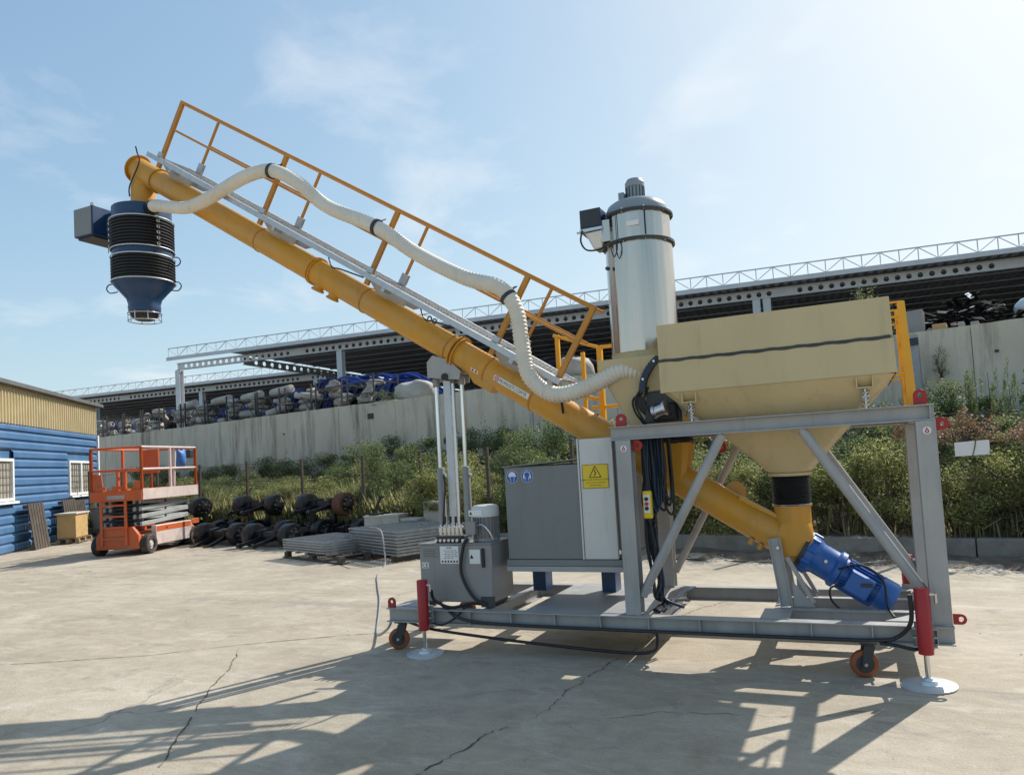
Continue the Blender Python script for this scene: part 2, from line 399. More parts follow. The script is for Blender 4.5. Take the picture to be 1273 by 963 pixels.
# ---- concrete yard
def ground_mat():
    m = bpy.data.materials.new('yard_concrete'); n, l, b = nodes_of(m)
    g = n.new('ShaderNodeNewGeometry')
    def noise(scale, detail=8, rough=0.6, st=(1, 1, 1), rot=0.0, dist=0.0):
        mp = n.new('ShaderNodeMapping'); mp.inputs['Scale'].default_value = st; mp.inputs['Rotation'].default_value = (0, 0, rot)
        l.new(g.outputs['Position'], mp.inputs[0])
        t = n.new('ShaderNodeTexNoise'); t.inputs['Scale'].default_value = scale; t.inputs['Detail'].default_value = detail
        t.inputs['Roughness'].default_value = rough; t.inputs['Distortion'].default_value = dist
        l.new(mp.outputs[0], t.inputs['Vector']); return t.outputs['Fac']
    def ramp(fac, a, b_):
        r = n.new('ShaderNodeMapRange'); r.inputs[1].default_value = a; r.inputs[2].default_value = b_; l.new(fac, r.inputs[0]); return r.outputs[0]
    def mix(fac, a, b_, blend='MIX'):
        x = n.new('ShaderNodeMix'); x.data_type = 'RGBA'; x.blend_type = blend
        for s_, v in ((0, fac), (6, a), (7, b_)):
            if isinstance(v, (tuple, float)): x.inputs[s_].default_value = v if isinstance(v, float) else (*v, 1)
            else: l.new(v, x.inputs[s_])
        return x.outputs[2]
    c = mix(ramp(noise(0.45, 9, 0.65), 0.35, 0.65), (0.345, 0.29, 0.212), (0.475, 0.41, 0.315))
    c = mix(ramp(noise(1.3, 10, 0.74, (0.6, 1.8, 1), 0.25, 0.9), 0.50, 0.72), c, (0.56, 0.495, 0.40))      # broomed pale streaks
    c = mix(ramp(noise(2.3, 9, 0.74, (0.8, 1.3, 1), 0.1, 0.8), 0.55, 0.76), c, (0.24, 0.215, 0.19))
    c = mix(ramp(noise(0.8, 10, 0.72, (1, 1, 1), 0, 0.8), 0.60, 0.80), c, (0.31, 0.225, 0.145))            # rusty stains
    c = mix(ramp(noise(0.33, 8, 0.7, (0.5, 1.2, 1), 0.6, 1.0), 0.60, 0.78), c, (0.21, 0.20, 0.175))          # oily patches
    c = mix(ramp(noise(1.0, 7, 0.6, (0.10, 2.2, 1), -0.35, 0.3), 0.60, 0.74), c, (0.27, 0.24, 0.195))        # tyre tracks
    c = mix(ramp(noise(3.4, 9, 0.75, (1, 1, 1), 0, 1.5), 0.62, 0.74), c, (0.50, 0.46, 0.385))
    sp = mix(ramp(noise(42, 5, 0.65), 0.62, 0.72), c, (0.16, 0.14, 0.12))
    sp = mix(ramp(noise(21, 6, 0.65), 0.61, 0.74), sp, (0.50, 0.47, 0.42))
    gr = n.new('ShaderNodeMapRange'); gr.inputs[1].default_value = 0.3; gr.inputs[2].default_value = 0.7; gr.inputs[3].default_value = 0.86; gr.inputs[4].default_value = 1.14
    l.new(noise(75, 5, 0.7), gr.inputs[0])
    sp = mix(1.0, sp, gr.outputs[0], 'MULTIPLY')
    g2 = n.new('ShaderNodeMapRange'); g2.inputs[1].default_value = 0.32; g2.inputs[2].default_value = 0.68; g2.inputs[3].default_value = 0.84; g2.inputs[4].default_value = 1.12
    l.new(noise(4.2, 10, 0.75, (0.8, 1.3, 1), 0.18, 1.2), g2.inputs[0])
    sp = mix(1.0, sp, g2.outputs[0], 'MULTIPLY')
    # hairline crazing in patches
    vo = n.new('ShaderNodeTexVoronoi'); vo.feature = 'DISTANCE_TO_EDGE'; vo.inputs['Scale'].default_value = 0.42
    nz = n.new('ShaderNodeTexNoise'); nz.inputs['Scale'].default_value = 1.8; nz.inputs['Detail'].default_value = 7; l.new(g.outputs['Position'], nz.inputs['Vector'])
    ad = n.new('ShaderNodeMix'); ad.data_type = 'RGBA'; ad.blend_type = 'LINEAR_LIGHT'; ad.inputs[0].default_value = 0.45
    l.new(g.outputs['Position'], ad.inputs[6]); l.new(nz.outputs['Color'], ad.inputs[7]); l.new(ad.outputs[2], vo.inputs['Vector'])
    cr = n.new('ShaderNodeMapRange'); cr.inputs[1].default_value = 0.003; cr.inputs[2].default_value = 0.008; cr.inputs[3].default_value = 0.55; cr.inputs[4].default_value = 0.0
    l.new(vo.outputs['Distance'], cr.inputs[0])
    mk = n.new('ShaderNodeMath'); mk.operation = 'MULTIPLY'; l.new(cr.outputs[0], mk.inputs[0]); l.new(ramp(noise(0.5, 4), 0.52, 0.66), mk.inputs[1])
    sp = mix(mk.outputs[0], sp, (0.10, 0.085, 0.07))
    l.new(sp, b.inputs['Base Color'])
    rr = n.new('ShaderNodeMapRange'); rr.inputs[3].default_value = 0.62; rr.inputs[4].default_value = 0.92
    l.new(noise(1.2, 8), rr.inputs[0]); l.new(rr.outputs[0], b.inputs['Roughness'])
    b.inputs['Specular IOR Level'].default_value = 0.3
    bp = n.new('ShaderNodeBump'); bp.inputs['Strength'].default_value = 0.35; bp.inputs['Distance'].default_value = 0.012
    hs = n.new('ShaderNodeMath'); hs.operation = 'ADD'; l.new(noise(9, 9, 0.7), hs.inputs[0]); l.new(noise(60, 3), hs.inputs[1])
    l.new(hs.outputs[0], bp.inputs['Height']); l.new(bp.outputs[0], b.inputs['Normal'])
    return m
M['ground'] = ground_mat()
gm = MB()
gm.add([(-300, -60, 0), (300, -60, 0), (300, 600, 0), (-300, 600, 0)], [(0, 1, 2, 3)])
ground = gm.build('ground', 'ground', smooth=None, kind='structure')
M['crack'] = mat('crack_dirt', (0.085, 0.07, 0.052), 0.95, var=0.4, scale=20)
def crack(pts, w=0.010, seed=0, jit=0.02, step=0.05, wob=0.7):
    r = random.Random(seed); P_ = resample([(x, y, 0.004) for x, y in pts], step); L = []; R_ = []
    off = 0.0
    for i, p in enumerate(P_):
        a = P_[max(i - 1, 0)]; b = P_[min(i + 1, len(P_) - 1)]; t = (b - a).normalized(); nrm = V((-t.y, t.x, 0))
        off = off * 0.8 + r.uniform(-jit, jit); tp = min(1.0, 0.25 + 6.0 * min(i, len(P_) - 1 - i) / len(P_)); ww = 0.72 * w * tp * r.uniform(1 - wob, 1 + wob * 0.7) / 2
        c = p + nrm * off; L.append(c - nrm * ww); R_.append(c + nrm * ww)
    m = MB(); k = len(L); m.add(L + R_, [(i, i + 1, k + i + 1, k + i) for i in range(k - 1) if r.random() > 0.07])
    return m.build('crack', 'crack', ground, smooth=None)
crack([(-8.6, 3.6), (-6.813, 4.378), (-6.119, 4.705), (-5.477, 5.224), (-4.785, 5.653), (-4.157, 5.953), (-3.0, 6.6)], 0.013, 1, 0.004)
crack([(-3.3, 2.4), (-3.642, 2.828), (-3.987, 3.298), (-4.431, 3.877), (-5.041, 4.67), (-5.369, 5.101)], 0.012, 2, 0.012)
crack([(-2.25, 2.9), (-2.18, 3.24), (-2.135, 3.491), (-2.079, 3.713), (-2.03, 4.02)], 0.013, 3, 0.022, 0.03, 0.9)
crack([(-1.985, 4.10), (-1.935, 4.213), (-1.902, 4.514), (-1.896, 5.055), (-1.809, 5.686), (-1.7, 6.6), (-1.604, 7.208), (-1.119, 8.293)], 0.010, 4, 0.020, 0.03, 0.9)
crack([(-15.2, 8.2), (-14.28, 9.217), (-13.387, 10.355), (-12.075, 11.607)], 0.03, 5, 0.006)
crack([(-1.60, 4.2), (-1.2, 4.42), (-0.6, 4.5), (0.1, 4.75)], 0.006, 6, 0.02, 0.04, 0.9)
crack([(-7.0, 6.2), (-6.1, 6.6), (-5.4, 7.4), (-5.3, 8.4)], 0.006, 7, 0.02, 0.05, 0.9)
crack([(1.0, 6.1), (2.0, 6.0), (3.4, 6.3)], 0.008, 8, 0.01)

# ---- soil strip, kerb and bank
M['soil'] = mat('dry_soil', (0.13, 0.095, 0.065), 0.95, var=0.35, scale=3, dirt=0.6, dirt_col=(0.26, 0.20, 0.14), dscale=5, bump=0.8, bscale=25)
M['kerbc'] = mat('old_kerb_concrete', (0.25, 0.235, 0.21), 0.9, var=0.25, scale=3, dirt=0.55, dirt_col=(0.10, 0.095, 0.08), dscale=2.5, bump=0.4, bscale=30)
def strip(name, u0, u1, prof, m, nu=120, amp=0.02, seed=0, kind='structure'):
    r = random.Random(seed); q = MB(); k = len(prof)
    vs = [W(u0 + (u1 - u0) * i / nu, d + r.uniform(-amp, amp), z + r.uniform(-amp, amp) * (0.5 if z < 0.01 else 1)) for i in range(nu + 1) for d, z in prof]
    q.add(vs, [(i * k + j, (i + 1) * k + j, (i + 1) * k + j + 1, i * k + j + 1) for i in range(nu) for j in range(k - 1)])
    return q.build(name, m, smooth=60, kind=kind)
strip('soil_strip', -34, 16, [(9.95, 0.003), (10.15, 0.012), (10.4, 0.018), (10.7, 0.022), (10.92, 0.03)], 'soil', 260, 0.04, 3)
bank = strip('planted_bank', -40, 16, [(11.08, 0.17), (11.6, 0.26), (13.0, 0.45), (15.0, 0.80), (17.02, 1.10)], 'soil', 160, 0.07, 4)
kb = thing('kerb', 'low old concrete kerb along the foot of the planted bank', 'kerb', W(-8, 10.95, 0))
for i in range(24):
    u0 = -38 + i * 2.2; r = random.Random(i)
    z1 = 0.235 + r.uniform(-0.012, 0.012); dd = r.uniform(-0.015, 0.015)
    p = [W(u0 + 0.008, 10.90 + dd), W(u0 + 2.192, 10.90 + dd), W(u0 + 2.192, 11.09), W(u0 + 0.008, 11.09)]
    MB().hexa([V((a.x, a.y, -0.02)) for a in p], [V((a.x, a.y, z1)) for a in p]).build('kerb_block', 'kerbc', kb, bevel=0.012)

# ---- retaining wall
def wall_mat():
    m = bpy.data.materials.new('stained_wall_concrete'); n, l, b = nodes_of(m)
    g = n.new('ShaderNodeNewGeometry')
    def noise(scale, st, detail=7, rough=0.6):
        mp = n.new('ShaderNodeMapping'); mp.inputs['Scale'].default_value = st; l.new(g.outputs['Position'], mp.inputs[0])
        t = n.new('ShaderNodeTexNoise'); t.inputs['Scale'].default_value = scale; t.inputs['Detail'].default_value = detail; t.inputs['Roughness'].default_value = rough
        l.new(mp.outputs[0], t.inputs['Vector']); return t.outputs['Fac']
    def mix(fac, lo, hi, a, c):
        r = n.new('ShaderNodeMapRange'); r.inputs[1].default_value = lo; r.inputs[2].default_value = hi; l.new(fac, r.inputs[0])
        x = n.new('ShaderNodeMix'); x.data_type = 'RGBA'; l.new(r.outputs[0], x.inputs[0])
        if isinstance(a, tuple): x.inputs[6].default_value = (*a, 1)
        else: l.new(a, x.inputs[6])
        x.inputs[7].default_value = (*c, 1); return x.outputs[2]
    c = mix(noise(0.5, (1, 1, 1)), 0.35, 0.65, (0.60, 0.52, 0.40), (0.70, 0.62, 0.49))
    c = mix(noise(3.2, (1, 1, 0.10), 8, 0.7), 0.50, 0.72, c, (0.30, 0.255, 0.19))
    c = mix(noise(1.1, (1, 1, 0.14), 8, 0.7), 0.54, 0.68, c, (0.235, 0.195, 0.145))
    c = mix(noise(9.0, (1, 1, 0.05), 6, 0.6), 0.56, 0.74, c, (0.62, 0.585, 0.52))
    c = mix(noise(2.1, (1, 1, 0.8), 9, 0.7), 0.64, 0.78, c, (0.17, 0.15, 0.12))
    l.new(c, b.inputs['Base Color']); b.inputs['Roughness'].default_value = 0.9; b.inputs['Specular IOR Level'].default_value = 0.25
    bp = n.new('ShaderNodeBump'); bp.inputs['Strength'].default_value = 0.4; bp.inputs['Distance'].default_value = 0.02
    l.new(noise(7, (1, 1, 0.3), 8, 0.7), bp.inputs['Height']); l.new(bp.outputs[0], b.inputs['Normal'])
    return m
M['wall'] = wall_mat()
rw = thing('retaining_wall', 'long streaked grey concrete retaining wall behind the planted bank', 'wall', W(-10, 17.0, 0))
for i in range(25):
    u0 = -52 + i * 2.7; r = random.Random(100 + i)
    z1 = 3.77 + r.uniform(-0.012, 0.012); dd = 17.0 + r.uniform(-0.006, 0.006)
    nn_ = 8; q = MB(); top = [z1 + r.uniform(-0.012, 0.012) for _ in range(nn_ + 1)]
    for k in range(nn_):
        a, b_ = u0 + 0.006 + (2.688) * k / nn_, u0 + 0.006 + 2.688 * (k + 1) / nn_
        q.add([W(a, dd, 0.3), W(b_, dd, 0.3), W(b_, dd, top[k + 1]), W(a, dd, top[k]), W(a, dd + 0.28, top[k]), W(b_, dd + 0.28, top[k + 1])], [(0, 1, 2, 3), (3, 2, 5, 4)])
    q.add([W(u0 + 0.006, dd, 0.3), W(u0 + 0.006, dd, top[0]), W(u0 + 0.006, dd + 0.28, top[0]), W(u0 + 0.006, dd + 0.28, 0.3)], [(0, 1, 2, 3)])
    q.add([W(u0 + 2.694, dd, 0.3), W(u0 + 2.694, dd, top[-1]), W(u0 + 2.694, dd + 0.28, top[-1]), W(u0 + 2.694, dd + 0.28, 0.3)], [(0, 1, 2, 3)])
    q.build('wall_panel', 'wall', rw, smooth=None)
for u, z in ((-18.03, 3.325), (-0.285, 3.20), (-14.0, 2.84), (-22.6, 3.03)):
    s_ = 0.13 if u == -18.03 else 0.035
    MB().hexa([W(u - s_, 16.97, z - s_ * .7), W(u + s_, 16.97, z - s_ * .7), W(u + s_, 17.02, z - s_ * .7), W(u - s_, 17.02, z - s_ * .7)], [W(u - s_, 16.97, z + s_ * .7), W(u + s_, 16.97, z + s_ * .7), W(u + s_, 17.02, z + s_ * .7), W(u - s_, 17.02, z + s_ * .7)]).build('weep_hole', 'crack', rw)
tr = MB().add([W(-70, 17.25, 3.70), W(30, 17.25, 3.70), W(30, 140, 3.70), W(-70, 140, 3.70)], [(0, 1, 2, 3)])
tr.build('terrace', 'soil', smooth=None, kind='structure')

# ---- fence of thin posts and sagging wires
M['rustpost'] = mat('rusty_fence_post', (0.075, 0.055, 0.042), 0.85, var=0.3, scale=8)
fe = thing('wire_fence', 'old wire mesh fence on rusty posts in front of the overgrown bank', 'fence', W(-10, 11.2, 0))
us = [-29.2, -26.8, -24.6, -22.6, -20.6, -18.55, -16.44, -14.27, -12.21, -10.45, -8.71, -6.8, -4.9, -3.0, -1.1, 0.9, 2.9, 4.9]
for i, u in enumerate(us):
    r = random.Random(i); h = 2.0 - 0.012 * i + r.uniform(-.04, .04)
    MB().bar(W(u, 11.2, 0.15), W(u + r.uniform(-.04, .04), 11.2 + r.uniform(-.03, .03), h), 0.055, 0.055, (1, 0, 0)).build('post', 'rustpost', fe)
for z in (0.5, 1.0, 1.45, 1.88):
    for a, b_ in zip(us[:-1], us[1:]):
        MB().pipe([W(a, 11.2, z), W((a + b_) / 2, 11.2, z - 0.03), W(b_, 11.2, z)], 0.005, 4).build('wire', 'rustpost', fe)
q = MB()
for a in np.arange(-29.2, 4.9, 0.16):       # chain link drawn as crossing wires
    for sg in (-1, 1):
        q.pipe([W(a, 11.2 + 0.004 * sg, 0.35), W(a + sg * 1.5, 11.2 + 0.004 * sg, 1.86)], 0.0022, 3, caps=False)
q.build('chain_link', 'rustpost', fe, kind='stuff')

# ---- open sheds on the terrace
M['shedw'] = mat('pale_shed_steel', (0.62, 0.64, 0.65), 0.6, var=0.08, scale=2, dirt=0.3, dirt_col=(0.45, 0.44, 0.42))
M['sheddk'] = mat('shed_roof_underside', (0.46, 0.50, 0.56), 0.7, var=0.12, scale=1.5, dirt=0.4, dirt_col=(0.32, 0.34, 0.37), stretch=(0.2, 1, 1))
def cast_beam(name, a, b_, h, parent, pitch=0.34, hole=0.09, t=0.10):
    """castellated beam: a deep web with a row of round holes between two flanges"""
    a, b_ = V(a), V(b_); L = (b_ - a).length; e = (b_ - a).normalized(); up = V((0, 0, 1)); nrm = e.cross(up)
    q = MB(); cnt = int(L / pitch); pitch = L / cnt; K = 8
    for c in range(cnt):
        o = a + e * (pitch * (c + 0.5)); hw = pitch / 2; hh = h / 2
        sq = [(hw, 0), (hw, hh), (0, hh), (-hw, hh), (-hw, 0), (-hw, -hh), (0, -hh), (hw, -hh)]
        full = (c % 20) in (0, 19)
        if full:
            q.add([o + e * hw - up * hh, o + e * hw + up * hh, o - e * hw + up * hh, o - e * hw - up * hh], [(0, 1, 2, 3)]); continue
        vs = [o + e * x + up * y for x, y in sq] + [o + e * (hole * math.cos(k * math.pi / 4)) + up * (hole * math.sin(k * math.pi / 4)) for k in range(K)]
        q.add(vs, [(k, (k + 1) % K, K + (k + 1) % K, K + k) for k in range(K)])
    q.bar(a + up * (h / 2 + 0.012), b_ + up * (h / 2 + 0.012), t * 1.6, 0.022); q.bar(a - up * (h / 2 + 0.012), b_ - up * (h / 2 + 0.012), t * 1.6, 0.022)
    return q.build(name, 'shedw', parent, smooth=None)
def lattice(a, b_, h, parent, pitch=0.56):
    a, b_ = V(a), V(b_); L = (b_ - a).length; e = (b_ - a).normalized(); up = V((0, 0, 1)); cnt = int(L / pitch); pitch = L / cnt
    q = MB(); q.bar(a, b_, 0.04, 0.04); q.bar(a + up * h, b_ + up * h, 0.04, 0.04)
    for c in range(cnt + 1):
        p = a + e * pitch * c; q.bar(p, p + up * h, 0.03, 0.03)
        if c < cnt:
            q.bar(p if c % 2 else p + up * h, p + e * pitch + (up * h if c % 2 else up * 0), 0.025, 0.025)
    return q.build('lattice_parapet', 'shedw', parent, smooth=None)
def shed(name, label, u0, u1, d0, d1, zc, ru0, cols, loc):
    s_ = thing(name, label, 'shed', loc)
    lattice(Sh(u0, d0, zc), Sh(u1, d0, zc), 0.42, s_)
    cast_beam('front_beam', Sh(u0, d0 + 0.5, zc - 0.38), Sh(u1, d0 + 0.5, zc - 0.38), 0.28, s_)
    MB().bar(Sh(u0, d0 - 0.13, zc - 0.09), Sh(u1, d0 - 0.13, zc - 0.09), 0.03, 0.16).build('eaves_rail', 'shedw', s_, smooth=None)
    for u in cols:
        MB().ibeam(Sh(u, d0 + 0.5, 3.7), Sh(u, d0 + 0.5, zc - 0.56), 0.26, 0.26, 0.02, 0.02, up=Sh(0, 1)).build('column', 'shedw', s_, smooth=None)
        MB().ibeam(Sh(u, d1 - 0.6, 3.7), Sh(u, d1 - 0.6, zc - 0.62), 0.26, 0.26, 0.02, 0.02, up=Sh(0, 1)).build('column', 'shedw', s_, smooth=None)
    # ribbed roof sheet, ribs running front to back
    q = MB(); nr = int((u1 - ru0) / 0.30); vs = []; fs = []
    for i in range(nr):
        a = ru0 + (u1 - ru0) * i / nr; w_ = (u1 - ru0) / nr
        o = len(vs)
        for uu, zz in ((0, 0), (0.35, 0), (0.5, 0.05), (0.85, 0.05), (1.0, 0)):
            vs += [Sh(a + w_ * uu, d0 - 0.1, zc - 0.14 + zz), Sh(a + w_ * uu, d1, zc - 0.14 + zz)]
        for j in range(4): fs.append((o + 2 * j, o + 2 * j + 1, o + 2 * j + 3, o + 2 * j + 2))
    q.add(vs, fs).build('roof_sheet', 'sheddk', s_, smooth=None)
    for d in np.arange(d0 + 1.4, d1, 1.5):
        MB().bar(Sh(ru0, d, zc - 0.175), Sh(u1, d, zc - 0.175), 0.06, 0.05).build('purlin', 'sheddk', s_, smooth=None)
    cast_beam('end_beam', Sh(ru0, d0 + 0.8, zc - 0.42), Sh(ru0, d1, zc - 0.42), 0.30, s_, 0.55, 0.11)
    q = MB(); nr = int((u1 - ru0) / 0.6); vs = []; fs = []
    for i in range(nr):
        a = ru0 + (u1 - ru0) * i / nr; w_ = (u1 - ru0) / nr; o = len(vs)
        for uu, dd in ((0, 0), (0.4, 0), (0.5, 0.06), (0.9, 0.06), (1.0, 0)):
            vs += [Sh(a + w_ * uu, d1 + dd, 3.7), Sh(a + w_ * uu, d1 + dd, zc - 0.1)]
        for j in range(4): fs.append((o + 2 * j, o + 2 * j + 1, o + 2 * j + 3, o + 2 * j + 2))
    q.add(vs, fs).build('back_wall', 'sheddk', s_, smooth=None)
    return s_
shed('open_shed', 'long open steel shed with lattice parapet and pale holed beams above the retaining wall', -27.3, 30, 26, 50, 7.27, -23.7, (-27.2, -18.24, -0.97, -0.62, 8.5, 17, 25.5), Sh(-10, 26, 3.7))
shed('open_shed', 'farther open steel shed with lattice parapet seen low behind the blue building', -60, -24.6, 33.7, 52, 7.27, -59.5, (-59, -50.5, -42, -33.4, -25.2), Sh(-40, 33.7, 3.7))
# ---- blue and cream corrugated building
M['blues'] = mat('blue_wall_sheet', (0.06, 0.155, 0.31), 0.55, var=0.12, scale=1.5, dirt=0.4, dirt_col=(0.13, 0.18, 0.24))
M['creams'] = mat('cream_wall_sheet', (0.58, 0.47, 0.27), 0.5, var=0.08, scale=1.5, dirt=0.25, dirt_col=(0.40, 0.33, 0.22))
M['roofg'] = mat('grey_roof_edge', (0.13, 0.13, 0.13), 0.6)
cor = V((-23.71, 16.62, 0)); bf = V((0.623, -0.782, 0)); bn = V((0.782, 0.623, 0))
def B(k, o, z): return cor + bf * k + bn * o + V((0, 0, z))
bd = thing('workshop_building', 'blue and cream corrugated metal workshop with a white framed window', 'building', cor + bf * 5)
KE = 13.0
q = MB()                                      # horizontal blue planks of sheet
zs = 0.0; k = 0
rows = []
while zs < 3.2: rows.append(zs); zs += 0.235
for z in rows:
    spans = [(0.0, KE)]
    if z + 0.235 > 1.28 and z < 2.38: spans = [(0.0, 0.60), (2.72, 6.5), (8.6, KE)]
    for a, b_ in spans:
        z1 = min(z + 0.235, 3.25)
        p = MB().add([B(a, 0, z), B(b_, 0, z), B(b_, 0.055, z + 0.05), B(a, 0.055, z + 0.05), B(b_, 0.055, z1 - 0.06), B(a, 0.055, z1 - 0.06), B(b_, 0, z1 - 0.002), B(a, 0, z1 - 0.002)],
                     [(0, 1, 2, 3), (3, 2, 4, 5), (5, 4, 6, 7)])
        p.build('blue_plank', 'blues', bd, smooth=None)
nr = 75
for i in range(nr):
    a = KE * i / nr; w_ = KE / nr
    p = MB().add([B(a, 0.02, 3.25), B(a + w_ * .45, 0.02, 3.25), B(a + w_ * .6, 0.06, 3.25), B(a + w_ * .85, 0.06, 3.25), B(a + w_, 0.02, 3.25),
                  B(a, 0.02, 4.20), B(a + w_ * .45, 0.02, 4.20), B(a + w_ * .6, 0.06, 4.20), B(a + w_ * .85, 0.06, 4.20), B(a + w_, 0.02, 4.20)], [(j, j + 1, j + 6, j + 5) for j in range(4)])
    p.build('cream_sheet', 'creams', bd, smooth=None)
MB().hexa([B(-0.05, 0.02, 0), B(0.06, 0.02, 0), B(0.06, 0.09, 0), B(-0.05, 0.09, 0)], [B(-0.05, 0.02, 3.24), B(0.06, 0.02, 3.24), B(0.06, 0.09, 3.24), B(-0.05, 0.09, 3.24)]).build('corner_trim', 'white', bd)
MB().hexa([B(-0.15, -8, 4.20), B(KE, -8, 4.20), B(KE, 0.22, 4.20), B(-0.15, 0.22, 4.20)], [B(-0.15, -8, 4.9), B(KE, -8, 4.9), B(KE, 0.22, 4.30), B(-0.15, 0.22, 4.30)]).build('roof', 'roofg', bd, smooth=None)
MB().hexa([B(0.02, -7.9, 0), B(KE, -7.9, 0), B(KE, -0.03, 0), B(0.02, -0.03, 0)], [B(0.02, -7.9, 4.19), B(KE, -7.9, 4.19), B(KE, -0.03, 4.19), B(0.02, -0.03, 4.19)]).build('core_wall', 'blues', bd, smooth=None)
M['pane'] = mat('pale_curtained_glass', (0.42, 0.38, 0.31), 0.12, var=0.12, scale=1.2)
for wk0, wk1 in ((0.62, 2.70), (6.52, 8.58)):
    wi = MB()
    for a, b_, z0, z1 in ((wk0, wk1, 1.30, 1.37), (wk0, wk1, 2.29, 2.36), (wk0, wk0 + .08, 1.37, 2.29), (wk1 - .08, wk1, 1.37, 2.29), ((wk0 + wk1) / 2 - .05, (wk0 + wk1) / 2 + .05, 1.37, 2.29)):
        wi.hexa([B(a, -0.02, z0), B(b_, -0.02, z0), B(b_, 0.075, z0), B(a, 0.075, z0)], [B(a, -0.02, z1), B(b_, -0.02, z1), B(b_, 0.075, z1), B(a, 0.075, z1)])
    wo = wi.build('window', 'white', bd, smooth=None)
    for a, b_ in ((wk0 + .08, (wk0 + wk1) / 2 - .05), ((wk0 + wk1) / 2 + .05, wk1 - .08)):
        MB().add([B(a, 0.02, 1.37), B(b_, 0.02, 1.37), B(b_, 0.02, 2.29), B(a, 0.02, 2.29)], [(0, 1, 2, 3)]).build('pane', 'pane', wo, smooth=None)
        for i in range(1, 5):
            x = a + (b_ - a) * i / 5; MB().bar(B(x, 0.06, 1.37), B(x, 0.06, 2.29), 0.014, 0.014).build('window_bar', 'roofg', wo)
        for i in range(1, 5):
            z = 1.37 + 0.92 * i / 5; MB().bar(B(a, 0.062, z), B(b_, 0.062, z), 0.012, 0.012).build('window_bar', 'roofg', wo)
    MB().hexa([B(wk0 - .06, 0.0, 1.23), B(wk1 + .06, 0.0, 1.23), B(wk1 + .06, 0.16, 1.23), B(wk0 - .06, 0.16, 1.23)], [B(wk0 - .06, 0, 1.285), B(wk1 + .06, 0, 1.285), B(wk1 + .06, 0.15, 1.285), B(wk0 - .06, 0.15, 1.285)]).build('sill', 'white', wo)
# ================================================================== THE MACHINE
YN, YF = 5.41, 6.63                     # centre lines of the near and far long beams
# ---- skid frame
fr = thing('skid_frame', 'grey welded steel skid frame on casters and red jacks under the beige hopper', 'machine frame', (-1.7, 6.02, 0))
for y, sgn in ((YN, -1), (YF, 1)):
    m = MB(); m.ibeam((-3.9, y, 0.30), (0.5, y, 0.30), 0.10, 0.12, 0.009, 0.009)
    bm_ = m.build('long_beam', 'grey', fr, bevel=0.0015)
    for i in range(11):
        x = -3.452 + 0.385 * i
        MB().box(x - 0.004, x + 0.004, y + sgn * 0.0046, y + sgn * 0.0475, 0.2495, 0.3505).build('stiffener', 'grey', bm_)
for x in (-3.85, -2.95, -1.5, -0.62, 0.36):
    MB().ibeam((x, YN + 0.052, 0.30), (x, YF - 0.052, 0.30), 0.08, 0.116).build('cross_beam', 'grey', fr, bevel=0.0015)
for y in (5.80, 6.24):
    MB().ibeam((-0.576, y, 0.312), (0.318, y, 0.312), 0.07, 0.10).build('motor_rail', 'grey', fr, bevel=0.0015)
# tread plates
MB().box(-2.58, -1.545, YN + 0.02, YF - 0.02, 0.3605, 0.3655).build('tread_plate', 'grey', fr, bevel=0.001)
MB().prism([(-3.78, YN + 0.03, 0.361), (-3.55, YN + 0.03, 0.361), (-3.78, 5.75, 0.361)], (0, 0, 0.006)).build('corner_gusset', 'grey', fr)
MB().prism([(0.10, 5.47, 0.361), (0.30, 5.47, 0.361), (0.30, 5.72, 0.361)], (0, 0, 0.006)).build('corner_gusset', 'grey', fr)
MB().box(-0.72, -0.52, YN + 0.02, 5.76, 0.3607, 0.3665).build('bearing_plate', 'grey', fr)
# legs
LX = (-1.651, 0.435)
for x in LX:
    for y in (YN + 0.05, YF - 0.05):
        z0 = 0.362 if x < 0 else 0.362
        MB().ibeam((x, y, z0), (x, y, 1.700), 0.12, 0.12, 0.010, 0.008, up=(0, 1, 0)).build('leg', 'grey', fr, bevel=0.0015)
        if y < 6:
            MB().lathe((x + 0.005, y - 0.0605, 1.635), (0, -1, 0), [(0, 0.026), (0.003, 0.026), (0.003, 0.0)], 20).build('hook_sign', 'white', fr)
            q = MB().torus((x + 0.005, y - 0.0655, 1.630), (0, 1, 0), 0.010, 0.0035, 12, 5)
            q.box(x + 0.002, x + 0.008, y - 0.068, y - 0.064, 1.638, 1.655).build('hook_sign', 'redink', fr)
# head frame
for y in (YN + 0.05, YF - 0.05):
    MB().ibeam((-1.76, y, 1.756), (0.495, y, 1.756), 0.10, 0.108, 0.009, 0.010).build('head_beam', 'grey', fr, bevel=0.0015)
for x in (-1.65, 0.435):
    MB().ibeam((x, YN + 0.103, 1.756), (x, YF - 0.103, 1.756), 0.09, 0.104).build('head_cross_beam', 'grey', fr, bevel=0.0015)
MB().box(0.466, 0.474, YN + 0.002, YN + 0.044, 1.712, 1.80).build('stiffener', 'grey', fr)
# braces (round tube near side, square behind)
for y, r in ((YN + 0.05, 0.036), (YF - 0.05, 0.032)):
    MB().cyl((-0.90, y, 1.699), (-1.585, y, 0.50), r, n=16).build('brace', 'grey', fr)
    MB().cyl((-0.345, y, 1.699), (0.372, y, 0.52), r, n=16).build('brace', 'grey', fr)
